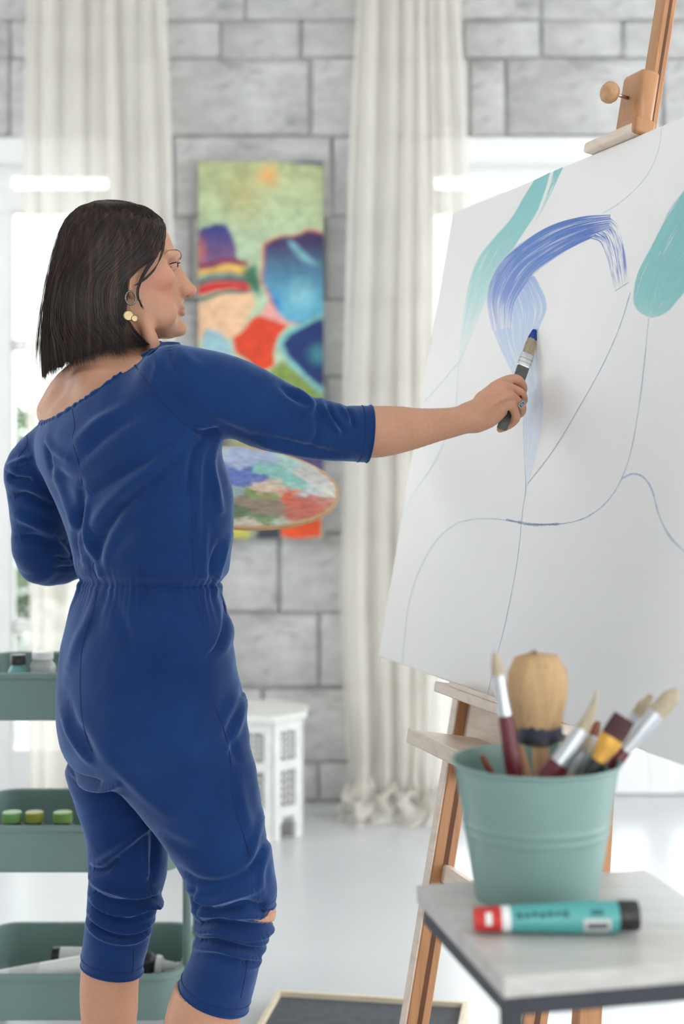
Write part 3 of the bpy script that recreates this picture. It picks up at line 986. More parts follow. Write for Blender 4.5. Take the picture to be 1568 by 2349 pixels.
sA, sB, sC = onS(955, 2030), onS(1180, 2240), onS(1480, 1995)
a1 = (sC - sA); la = np.linalg.norm(a1); a1 /= la
a2 = np.array([a1[1], -a1[0], 0]); lb_ = float((sB - sA) @ a2)
sc0 = sA + a1 * la / 2 + a2 * lb_ / 2
RS = frame(a1, -a2, [0, 0, 1])
m_lam = wood('grey_oak_laminate', C(176, 172, 166), C(196, 193, 189), (3, 40, 40), .35)
m_iron = plain('black_steel', C(46, 49, 56), .5, var=.1, bump=.05, bscale=400)
so = thing('end_table', 'small square end table with grey wood top and black steel frame', 'table', sc0 * [1, 1, 0])
box('seat', sc0 + [0, 0, -.011], (la, lb_, .022), m_lam, so, RS, .0012)
rt = .020
for s in (-1, 1):
    box('apron_rail', sc0 - a2 * s * (lb_ / 2 - rt / 2 - .003) + [0, 0, -.022 - rt / 2], (la - 2 * rt, rt, rt), m_iron, so, RS, .001)
    box('apron_rail', sc0 + a1 * s * (la / 2 - rt / 2 - .003) + [0, 0, -.022 - rt / 2], (rt, lb_ - 2 * rt, rt), m_iron, so, RS, .001)
    c2 = sc0 + a1 * s * (la / 2 - rt / 2 - .003) + a2 * (lb_ / 2 - rt / 2 - .003)
    box('leg', [c2[0], c2[1], (SZ - .022) / 2], (rt, rt, SZ - .022), m_iron, so, RS, .001)
    # cantilevered top: the base runs back along the floor
    box('base_rail', [c2[0] - a2[0] * (lb_ / 2 - rt), c2[1] - a2[1] * (lb_ / 2 - rt), rt / 2], (rt, lb_ - 2 * rt, rt), m_iron, so, RS, .001)
box('base_rail', sc0 - a2 * (lb_ / 2 - rt) + [0, 0, -SZ + rt / 2], (la - 3 * rt, rt, rt), m_iron, so, RS, .001)

m_buck = plain('aqua_enamel', C(122, 150, 144), .38, var=.04, vscale=12, bump=.04, bscale=300)
bc = np.array([(1229 - 784) / F * 1.722, 1.722, SZ])
BH, r0, r1 = .1640, .0735, .0995
bk = thing('bucket', 'aqua metal bucket full of paint brushes on the stool', 'bucket', bc)


def br(z): return r0 + (r1 - r0) * z / BH


pr = [(r0 * .93, .0005), (r0 * .985, .0), (r0, .003)]
for z in np.linspace(.006, BH - .004, 60):
    b_ = 0
    for zc, a_ in ((.092, .0016), (.081, .0013)): b_ += a_ * math.exp(-((z - zc) / .0028) ** 2)
    pr.append((br(z) + b_, z))
pr += [(r1 + .002, BH - .003), (r1 + .0035, BH - .0005), (r1 + .0025, BH + .0015), (r1, BH + .0005), (r1 - .0012, BH - .003)]
for z in np.linspace(BH - .008, .004, 20): pr.append((br(z) - .0013, z))
lathe('bucket_wall', pr, m_buck, bk, 64, None, bc)

m_marn = plain('maroon_lacquer', C(96, 30, 40), .3, var=.1)
m_bris = wood('cream_bristle', C(156, 142, 118), C(182, 168, 144), (200, 200, 8), .8)
m_bris2 = wood('tan_bristle', C(160, 126, 88), C(190, 156, 114), (220, 220, 8), .8)
m_brisd = wood('dark_bristle', C(58, 32, 34), C(74, 44, 44), (200, 200, 8), .8)
m_ferr = plain('ferrule_metal', C(200, 203, 206), .3, .85, var=.06)
m_gold = plain('gold_ferrule', C(216, 164, 78), .3, .7, var=.1)
m_hand = wood('raw_handle', C(196, 150, 108), C(212, 170, 130), (60, 60, 6), .6)
m_rust = plain('rust_brown_lacquer', C(140, 76, 48), .4, var=.1)


def brush(label, tip, rim, dY, secs, flat=1.0, curve=0.0, name='paint_brush'):
    """secs: (fraction from tip, radius m, part, material); the axis runs from tip through rim px down into the bucket"""
    Y = 1.722 + dY
    t3, r3 = P(tip[0], tip[1], Y), P(rim[0], rim[1], Y)
    d = (r3 - t3) / np.linalg.norm(r3 - t3)
    # stop inside the bucket
    L = np.linalg.norm(r3 - t3)
    for _ in range(400):
        q = t3 + d * (L + .002) - bc
        if q[2] < .012 or math.hypot(q[0], q[1]) > br(max(q[2], .0)) - .010: break
        L += .002
    o = thing(name, label, 'brush', t3 + d * L, 'brushes in the bucket')
    side = np.cross(d, [0, 1, 0])
    for i, (f0, f1, prof, part, mt) in enumerate(secs):
        n = len(prof)
        fr_ = np.linspace(f0, f1, 4 * (n - 1) + 1) if f1 is not None else np.linspace(f0, L, 4 * (n - 1) + 1)
        rad = np.interp(np.linspace(0, 1, len(fr_)), np.linspace(0, 1, n), prof)
        pts = np.array([t3 + d * s + side * curve * max(0, 1 - s / .05) ** 2 for s in fr_])
        fl = (np.array([0, 1.0, 0]), flat if part != 'handle' else max(flat, .8))
        if part == 'bristles' and rad.max() > .02:          # big head: separate tufts, ragged dome
            V, Fc = tube_geo(np.concatenate([pts[:1] - d * .0] * 3 + [pts]), np.concatenate([[.003, .012, .022], rad]), 48, flat=fl)
            ring = np.arange(len(V)) // 48; an_ = np.arange(len(V)) % 48
            tuft = vnoise(np.stack([an_ * .55, ring * .12, ring * 0.], 1), 5)
            ax0 = t3 + np.outer((V - t3) @ d, d)
            V = ax0 + (V - ax0) * (1 + .05 * tuft)[:, None]
            k0 = np.clip(1 - ring / 9, 0, 1)
            V = V + d * (k0 * (.004 * vnoise(np.stack([an_ * .8, ring * .9, ring * 0.], 1), 6)) + np.interp(ring, [0, 1, 2, 3, 5], [-.006, -.005, -.003, .001, .0]))[:, None]
            mesh_obj(part, V, Fc, mt, o, smooth=True)
            continue
        tube(part, pts, rad, mt, o, 14, flat=fl, sharp=50)
    return o


brush('thin brush with cream tip and maroon handle, leftmost in the bucket', (1134, 1497), (1180, 1775), -.03,
      [(0, .030, [.003, .0068, .0078], 'bristles', m_bris), (.028, .078, [.0078, .0075, .0085], 'ferrule', m_ferr), (.076, None, [.0085, .0105, .009, .007, .006], 'handle', m_marn)], .7)
brush('thin worn tan brush directly behind the leftmost maroon brush', (1150, 1548), (1206, 1770), .035,
      [(0, .03, [.002, .0045, .005], 'bristles', m_bris2), (.028, .06, [.005, .005], 'ferrule', m_ferr), (.058, None, [.005, .006, .005, .004], 'handle', m_hand)])
brush('large round bristle brush with black collar, tallest in the bucket', (1228, 1506), (1243, 1775), .0,
      [(0, .086, [.026, .0345, .036, .0345, .030, .027], 'bristles', m_bris2), (.072, .098, [.0268, .0275, .0272], 'collar', plain('navy_band', C(44, 46, 66), .6, var=.1)),
       (.096, .108, [.030, .030, .014], 'collar_base', m_black), (.104, None, [.0105, .0115, .011, .010], 'handle', m_hand)], .85)
brush('maroon brush with curved teal-stained tip', (1388, 1597), (1262, 1780), -.045,
      [(0, .052, [.0015, .006, .0095], 'bristles', m_bris), (.048, .098, [.0095, .011, .0125], 'ferrule', m_ferr), (.096, None, [.0125, .015, .012, .008], 'handle', m_marn)], .6, -.012)
brush('grey brush sunk low between the maroon and gold brushes', (1352, 1690), (1318, 1778), -.02,
      [(0, .02, [.005, .0085, .0085], 'bristles', m_bris), (.018, .05, [.0085, .0085], 'ferrule', m_ferr), (.048, None, [.0085, .009, .007], 'handle', m_hand)], .6)
brush('small brush with rusty brown tip behind the gold one', (1372, 1655), (1330, 1760), .04,
      [(0, .02, [.003, .0062, .0065], 'bristles', m_rust), (.018, .05, [.0065, .0065], 'ferrule', m_ferr), (.048, None, [.0065, .007, .005], 'handle', m_rust)], .7)
brush('flat brush with dark bristles and gold ferrule', (1432, 1646), (1356, 1768), -.055,
      [(0, .027, [.0135, .0145, .0145], 'bristles', m_brisd), (.025, .062, [.0145, .0142, .0105, .0085], 'ferrule', m_gold), (.060, None, [.0085, .0095, .008, .006], 'handle', m_black)], .45)
brush('cream brush with silver ferrule, second from the right rim', (1494, 1594), (1376, 1768), .042,
      [(0, .032, [.003, .009, .0095], 'bristles', m_bris), (.03, .085, [.0095, .0085, .007], 'ferrule', m_ferr), (.083, None, [.007, .0085, .006], 'handle', m_black)], .6)
brush('cream filbert brush leaning farthest right in the bucket', (1553, 1582), (1398, 1762), .010,
      [(0, .038, [.004, .011, .0118, .0115], 'bristles', m_bris), (.036, .10, [.0115, .010, .0075], 'ferrule', m_ferr), (.098, None, [.0075, .009, .006], 'handle', m_marn)], .6)
brush('short rusty brown stick low inside the left of the bucket', (1104, 1733), (1128, 1778), .03,
      [(0, .02, [.003, .004, .0045], 'tip', m_rust), (.018, None, [.0045, .005, .004], 'handle', m_rust)])

# paint tube lying in front of the bucket
m_red = plain('red_print', C(196, 44, 40), .35, var=.1)
m_ttube = plain('teal_tube', C(84, 164, 162), .32, var=.04)
m_tprint = plain('dark_teal_print', C(34, 100, 102), .5, var=.1)
T0, T1 = P(1086, 2118, 1.585), P(1463, 2108, 1.585)
T0[2] = SZ + .0155; T1[2] = SZ + .0185
tu = thing('paint_tube', 'teal paint tube with red end and black cap in front of the bucket', 'tube', (T0 + T1) / 2 * [1, 1, 0] + [0, 0, SZ])
ax_ = (T1 - T0); TL = np.linalg.norm(ax_); ax_ /= TL
sidev = np.cross([0, 0, 1], ax_); upv = np.cross(ax_, sidev)


def tube_r(s):                      # half height, half depth along the tube
    k = min(1, s / .12)
    return .0125 + .0050 * k, .0170 + .0005 * k - .002 * max(0, 1 - s / .05)


def tsec(name, s0, s1, mat, off=0.0, parent=tu, a0=0, a1=2 * math.pi, n=28, cap=False, m=9):
    aa = np.linspace(a0, a1, n)
    V = []
    for s in np.linspace(s0, s1, m):
        hh, dd = tube_r(s)
        c3 = T0 + ax_ * s
        for a in aa:
            V.append(c3 + sidev * math.cos(a) * (dd + off) + upv * math.sin(a) * (hh + off) + upv * (hh - .0155 if False else 0))
    Fc = grid_faces(n, m).tolist()
    if cap: Fc += [list(range(n - 1))[::-1], [(m - 1) * n + j for j in range(n - 1)]]
    return mesh_obj(name, V, Fc, mat, parent, smooth=True, sharp=50)


tsec('red_end', 0, .030, m_red, cap=True)
tsec('white_band', .030, .040, m_wplast)
tsec('tube_body', .040, .160, m_ttube, cap=True)
for k, (s0, s1, a0, a1) in enumerate([(.046 + .0085 * i, .0525 + .0085 * i, math.radians(205 + 4 * (i % 2)), math.radians(232 - 3 * (i % 3))) for i in range(7)] + [(.128, .142, math.radians(206), math.radians(226))]):
    tsec('printed_letter', s0, s1, m_tprint, .0003, n=6, a0=a0 - math.radians(70), a1=a1 - math.radians(70), m=3)
tsec('white_label', .120, .150, m_label, .0003, n=10, a0=math.radians(170), a1=math.radians(222), m=4)
tsec('label_print', .1235, .1465, m_print, .0005, n=8, a0=math.radians(184), a1=math.radians(206), m=3)
tsec('red_swirl', .012, .019, m_wplast, .0003, n=8, a0=math.radians(130), a1=math.radians(190), m=3)
lathe('cap', [(.010, .158), (.0168, .160), (.0172, .163), (.0168, TL - .002), (.0155, TL), (.008, TL + .0005)], m_black, tu, 28, axis_frame(ax_), T0 + upv * .0012)
# ------------------------------------------------------------------ signed-distance modelling kit
def smin(a, b, k):
    if k <= 0: return np.minimum(a, b)
    h = np.maximum(k - np.abs(a - b), 0) / k
    return np.minimum(a, b) - h * h * k * .25


class Tube:
    def __init__(s, pts, rad, n=None, sq=None):
        pts = np.asarray(pts, float); rad = np.asarray(rad, float)
        if n:
            q = catmull(np.concatenate([pts, rad[:, None]], 1), n); pts, rad = q[:, :3], q[:, 3]
        s.p, s.r = pts.astype(np.float32), rad.astype(np.float32)
        s.lo = (pts - rad[:, None]).min(0); s.hi = (pts + rad[:, None]).max(0)
        s.sq = sq

    def __call__(s, P_):
        d = np.full(len(P_), 1e3, np.float32)
        for a, b, ra, rb in zip(s.p[:-1], s.p[1:], s.r[:-1], s.r[1:]):
            e = b - a; w = P_ - a
            t = np.clip((w @ e) / max(e @ e, 1e-9), 0, 1)
            v = w - t[:, None] * e
            if s.sq is not None:
                v = v + np.outer(v @ s.sq[0], s.sq[0]) * s.sq[1]
            d = np.minimum(d, np.sqrt((v * v).sum(1)) - (ra + (rb - ra) * t))
        return d


class Ell:
    def __init__(s, c, r, R=None):
        s.c = np.asarray(c, np.float32); s.r = np.asarray(r, np.float32); s.R = np.asarray(I3 if R is None else R, np.float32)
        m = float(max(r)); s.lo = s.c - m; s.hi = s.c + m

    def __call__(s, P_):
        q = (P_ - s.c) @ s.R
        k1 = np.sqrt(((q / s.r) ** 2).sum(1)); k2 = np.sqrt(((q / s.r ** 2) ** 2).sum(1)) + 1e-9
        return k1 * (k1 - 1) / k2


class Loft:
    """stack of level ellipses; rows: (z, x, y, a, b, angle) with a along (cos,-sin)"""
    def __init__(s, rows, pw=2.0, n=240):
        rows = np.array(sorted([list(r) for r in rows]), float)
        z = np.linspace(rows[0, 0], rows[-1, 0], n)
        s.z = z
        # monotone-ish smooth interpolation
        from_ = rows[:, 0]
        s.t = []
        for c in range(1, 6):
            y = rows[:, c]; dx = np.diff(from_); m = np.diff(y) / dx
            dd = np.zeros(len(y)); dd[1:-1] = np.where(m[:-1] * m[1:] > 0, 2 * m[:-1] * m[1:] / (m[:-1] + m[1:] + 1e-12), 0); dd[0], dd[-1] = m[0], m[-1]
            i = np.clip(np.searchsorted(from_, z) - 1, 0, len(y) - 2); h = dx[i]; t = (z - from_[i]) / h
            s.t.append((2 * t ** 3 - 3 * t ** 2 + 1) * y[i] + (t ** 3 - 2 * t ** 2 + t) * h * dd[i] + (-2 * t ** 3 + 3 * t ** 2) * y[i + 1] + (t ** 3 - t ** 2) * h * dd[i + 1])
        x, y, a, b, _ = s.t; m = np.maximum(a, b)
        s.lo = np.array([(x - m).min(), (y - m).min(), z[0]]); s.hi = np.array([(x + m).max(), (y + m).max(), z[-1]])
        s.pw = pw

    def at(s, z): return [np.interp(z, s.z, c) for c in s.t]

    def __call__(s, P_):
        zc = np.clip(P_[:, 2], s.z[0], s.z[-1])
        x, y, a, b, an = s.at(zc)
        dx, dy = P_[:, 0] - x, P_[:, 1] - y
        c, si = np.cos(an), np.sin(an)
        u = dx * c - dy * si; v = dx * si + dy * c
        if s.pw == 2.0:
            k1 = np.sqrt((u / a) ** 2 + (v / b) ** 2)
        else:
            k1 = ((np.abs(u / a)) ** s.pw + (np.abs(v / b)) ** s.pw) ** (1 / s.pw)
        k2 = np.sqrt((u / a ** 2) ** 2 + (v / b ** 2) ** 2) + 1e-6
        d = k1 * (k1 - 1) / k2
        d = np.where(k1 < .3, -np.minimum(a, b) * .8, d)
        ez = np.abs(P_[:, 2] - zc)
        return np.where(ez > 0, np.where(d > 0, np.hypot(d, ez), np.maximum(d, ez)), d).astype(np.float32)


class Model:
    def __init__(s): s.ops = []; s.disp = []

    def add(s, p, k=.02): s.ops.append((p, 'u', k)); return p

    def sub(s, p, k=.01): s.ops.append((p, 's', k)); return p

    def __call__(s, P_):
        P_ = np.asarray(P_, np.float32)
        lo, hi = P_.min(0) - .05, P_.max(0) + .05
        d = np.full(len(P_), 1.0, np.float32)
        for p, o, k in s.ops:
            if (p.lo > hi).any() or (p.hi < lo).any(): continue
            v = p(P_)
            d = smin(d, v, k) if o == 'u' else -smin(-d, v, k)
        for f, l, h in s.disp:
            if (l > hi).any() or (h < lo).any(): continue
            d = d - f(P_)
        return d

    def box(s, m=.03):
        return np.min([p.lo for p, o, k in s.ops if o == 'u'], 0) - m, np.max([p.hi for p, o, k in s.ops if o == 'u'], 0) + m


def grad(f, P_, e=.0008):
    b = f(P_)
    return np.stack([f(P_ + np.eye(3, dtype=np.float32)[i] * e) - b for i in range(3)], 1) / e, b


def surface_nets(f, lo, hi, h, B=8):
    nb = np.ceil((hi - lo) / (h * B)).astype(int)
    ii = np.stack(np.meshgrid(*[np.arange(n) for n in nb], indexing='ij'), -1).reshape(-1, 3)
    ii = ii[np.lexsort((ii[:, 1], ii[:, 0], ii[:, 2]))]
    d = np.concatenate([f(lo + (c + .5) * h * B) for c in np.array_split(ii, max(1, len(ii) // 6000))])
    ii = ii[np.abs(d) < h * B * 1.5 + .006]
    offs = np.stack(np.meshgrid(*[np.arange(B + 1)] * 3, indexing='ij'), -1).reshape(-1, 3)
    V = np.empty((len(ii), (B + 1) ** 3), np.float32)
    step = 60
    for k in range(0, len(ii), step):
        pts = (lo + (ii[k:k + step, None] * B + offs) * h).reshape(-1, 3)
        V[k:k + step] = f(pts).reshape(-1, (B + 1) ** 3)
    V = V.reshape(-1, B + 1, B + 1, B + 1)
    s = V < 0
    cnt = sum(s[:, a:a + B, b:b + B, c:c + B].astype(np.int8) for a in (0, 1) for b in (0, 1) for c in (0, 1))
    act = np.argwhere((cnt > 0) & (cnt < 8))
    bi, ci = act[:, 0], act[:, 1:]
    g = ii[bi] * B + ci
    D = nb * B + 2
    cid = (g[:, 0] * D[1] + g[:, 1]) * D[2] + g[:, 2]
    co = np.array([(a, b, c) for a in (0, 1) for b in (0, 1) for c in (0, 1)])
    cv = np.stack([V[bi, ci[:, 0] + a, ci[:, 1] + b, ci[:, 2] + c] for a, b, c in co], 1)
    acc = np.zeros((len(g), 3)); num = np.zeros(len(g))
    for i in range(8):
        for j in range(i + 1, 8):
            if np.abs(co[i] - co[j]).sum() == 1:
                m = (cv[:, i] < 0) != (cv[:, j] < 0)
                t = cv[m, i] / (cv[m, i] - cv[m, j])
                acc[m] += co[i] + t[:, None] * (co[j] - co[i]); num[m] += 1
    vert = lo + (g + acc / num[:, None]) * h
    order = np.argsort(cid); sid = cid[order]
    quads = []
    for ax in range(3):
        o = np.zeros(3, int); o[ax] = 1
        a = s[:, :B, :B, :B]; b = s[:, o[0]:B + o[0], o[1]:B + o[1], o[2]:B + o[2]]
        e = np.argwhere(a != b)
        flip = a[tuple(e.T)]
        gg = ii[e[:, 0]] * B + e[:, 1:]
        u, w = (ax + 1) % 3, (ax + 2) % 3
        q = []
        for (du, dw) in ((0, 0), (-1, 0), (-1, -1), (0, -1)):
            n = gg.copy(); n[:, u] += du; n[:, w] += dw
            c = (n[:, 0] * D[1] + n[:, 1]) * D[2] + n[:, 2]
            k = np.clip(np.searchsorted(sid, c), 0, len(sid) - 1)
            q.append(np.where(sid[k] == c, order[k], -1))
        q = np.stack(q, 1)
        q[~flip] = q[~flip][:, ::-1]
        quads.append(q[(q >= 0).all(1)])
    return vert, np.concatenate(quads)


def project(f, V, it=1):
    for _ in range(it):
        for k in range(0, len(V), 12000):
            g, b = grad(f, V[k:k + 12000])
            st = np.clip(b, -.002, .002)[:, None] * g / np.maximum((g * g).sum(1), .3)[:, None]
            V[k:k + 12000] -= st
    return V


def march(f, px, py, Y0=1.9, Y1=3.1):
    """point where the sight line through a pixel meets a model"""
    Y = np.arange(Y0, Y1, .003)
    pts = np.array([P(px, py, y) for y in Y])
    d = f(pts)
    i = np.argmax(d < 0)
    if d[i] >= 0: return None
    t = d[i - 1] / (d[i - 1] - d[i])
    return P(px, py, Y[i - 1] + .003 * t)


def prow(py, xl, xr, Yc, ratio, deg, inset=0.0):
    """level ellipse spanning pixels xl..xr at row py, at distance Yc"""
    an = math.radians(deg)
    half = (xr - xl) / 2 / F * Yc - inset
    a = half / math.sqrt(math.cos(an) ** 2 + ratio ** 2 * math.sin(an) ** 2)
    return (CZ + (HOR - py) / F * Yc, ((xl + xr) / 2 - 784) / F * Yc, Yc, a, a * ratio, an)


def ptube(rows, n=None, **kw):
    """rows (px, py, Y, radius m)"""
    return Tube([P(r[0], r[1], r[2]) for r in rows], [r[3] for r in rows], n, **kw)


# ------------------------------------------------------------------ the painting woman: outlines
torso_rows = [(786, 348, 414, .62, 44), (800, 318, 424, .62, 44), (830, 262, 446, .62, 44), (860, 196, 462, .60, 44), (900, 138, 478, .58, 44), (950, 92, 496, .58, 44), (1000, 66, 505, .60, 44), (1050, 64, 519, .62, 44), (1100, 86, 535, .64, 46),
              (1150, 112, 541, .66, 48), (1200, 133, 540, .68, 50), (1250, 150, 537, .70, 50), (1285, 160, 533, .72, 52), (1308, 166, 528, .74, 52), (1322, 174, 518, .74, 52), (1334, 180, 508, .74, 52)]
hip_rows = [(1334, 178, 508, .74, 52), (1342, 172, 515, .74, 52), (1351, 171, 515, .74, 52), (1360, 167, 515, .74, 52), (1400, 153, 529, .76, 54), (1450, 140, 537, .78, 55), (1500, 130, 542, .80, 55), (1550, 124, 547, .80, 55), (1600, 121, 555, .80, 55), (1650, 122, 560, .80, 55),
            (1700, 131, 556, .80, 55), (1745, 152, 520, .8, 55), (1785, 185, 470, .8, 55)]
YT = 2.40
rleg_rows = [(1600, 235, 556, 2.365, .86, 0), (1650, 225, 563, 2.36, .84, 0), (1700, 215, 570, 2.355, .84, 0), (1750, 228, 582, 2.35, .84, 0), (1800, 264, 592, 2.345, .84, 0), (1850, 306, 600, 2.34, .86, 0), (1900, 350, 609, 2.34, .9, 0), (1950, 388, 621, 2.335, .94, 0),
             (2000, 413, 630, 2.335, 1, 0), (2050, 433, 634, 2.335, 1, 0), (2100, 442, 628, 2.335, 1, 0), (2150, 446, 618, 2.335, 1, 0), (2200, 432, 600, 2.34, 1, 0), (2250, 411, 587, 2.345, 1, 0), (2300, 396, 573, 2.35, 1, 0), (2340, 386, 560, 2.35, 1, 0)]
lleg_rows = [(1640, 135, 400, 2.455, .86, 0), (1700, 146, 395, 2.46, .86, 0), (1745, 160, 392, 2.465, .86, 0), (1768, 153, 390, 2.465, .86, 0), (1800, 160, 388, 2.47, .86, 0), (1850, 177, 387, 2.47, .9, 0), (1900, 191, 386, 2.47, .92, 0), (1950, 199, 386, 2.47, .95, 0), (2000, 203, 384, 2.47, 1, 0),
             (2050, 202, 373, 2.47, 1, 0), (2100, 199, 357, 2.47, 1, 0), (2150, 192, 346, 2.47, 1, 0), (2200, 186, 331, 2.47, 1, 0), (2250, 184, 324, 2.47, 1, 0)]
rsl = [(400, 880, 2.31, .064), (440, 888, 2.30, .066), (500, 900, 2.30, .0655), (560, 923, 2.31, .0625), (620, 951, 2.325, .0590), (680, 973, 2.34, .0535), (740, 985, 2.355, .0500), (790, 994, 2.37, .0470), (852, 995, 2.385, .0478), (875, 995, 2.39, .0478)]
lsl = [(132, 1010, 2.50, .044), (82, 1072, 2.53, .051), (84, 1120, 2.55, .051), (92, 1200, 2.58, .0505), (108, 1278, 2.61, .053), (200, 1258, 2.69, .046), (290, 1228, 2.76, .042), (330, 1215, 2.79, .042)]


def rows3(rows, inset=0.0, grow=None):
    out = []
    for r in rows:
        if len(r) == 5: py, xl, xr, ra, dg = r; Y = YT
        else: py, xl, xr, Y, ra, dg = r
        out.append(prow(py, xl, xr, Y, ra, dg, inset))
    return out


# ------------------------------------------------------------------ jumpsuit
suit = Model()
suit.add(Loft(rows3(torso_rows)), .0)
suit.add(ptube(rsl, 30), .030)
suit.add(ptube(lsl, 30), .018)
suit.add(Loft(rows3(hip_rows)), .004)
suit.add(Loft(rows3(lleg_rows)), .012)
suit.add(Loft(rows3(rleg_rows)), .016)


def w3(pts, Y=2.36): return np.array([[(a - 784) / F * Y, CZ + (HOR - b) / F * Y] for a, b in pts])


FOLD = 1.9


def fold(pts, amp, wid, Yc=2.40, Yref=2.30, m=None, front=True):
    """soft ridge (amp>0) or groove along a line on the side towards the easel corridor"""
    q = catmull(w3(pts, Yref), max(8, 4 * len(pts)))
    lo = np.array([q[:, 0].min() - 3 * wid, 0, q[:, 1].min() - 3 * wid]); hi = np.array([q[:, 0].max() + 3 * wid, 9, q[:, 1].max() + 3 * wid])
    tp = np.sin(np.linspace(.12, np.pi - .12, len(q))) ** .7

    def f(P_):
        xz = P_[:, [0, 2]]
        d = np.full(len(P_), 9.0); ta = np.zeros(len(P_))
        for i in range(len(q) - 1):
            e = q[i + 1] - q[i]; w = xz - q[i]
            t = np.clip((w @ e) / (e @ e + 1e-12), 0, 1)
            dd = np.sqrt(((w - t[:, None] * e) ** 2).sum(1))
            k = dd < d
            d = np.where(k, dd, d); ta = np.where(k, tp[i], ta)
        sd = np.clip((Yc + .02 - P_[:, 1]) / .05, 0, 1) if front else 1.0
        return (FOLD * amp * ta * (1.35 * np.exp(-(d / wid) ** 2) - .45 * np.exp(-(d / (2.3 * wid)) ** 2)) * sd).astype(np.float32)
    suit.disp.append((f, lo, hi))


K = .001
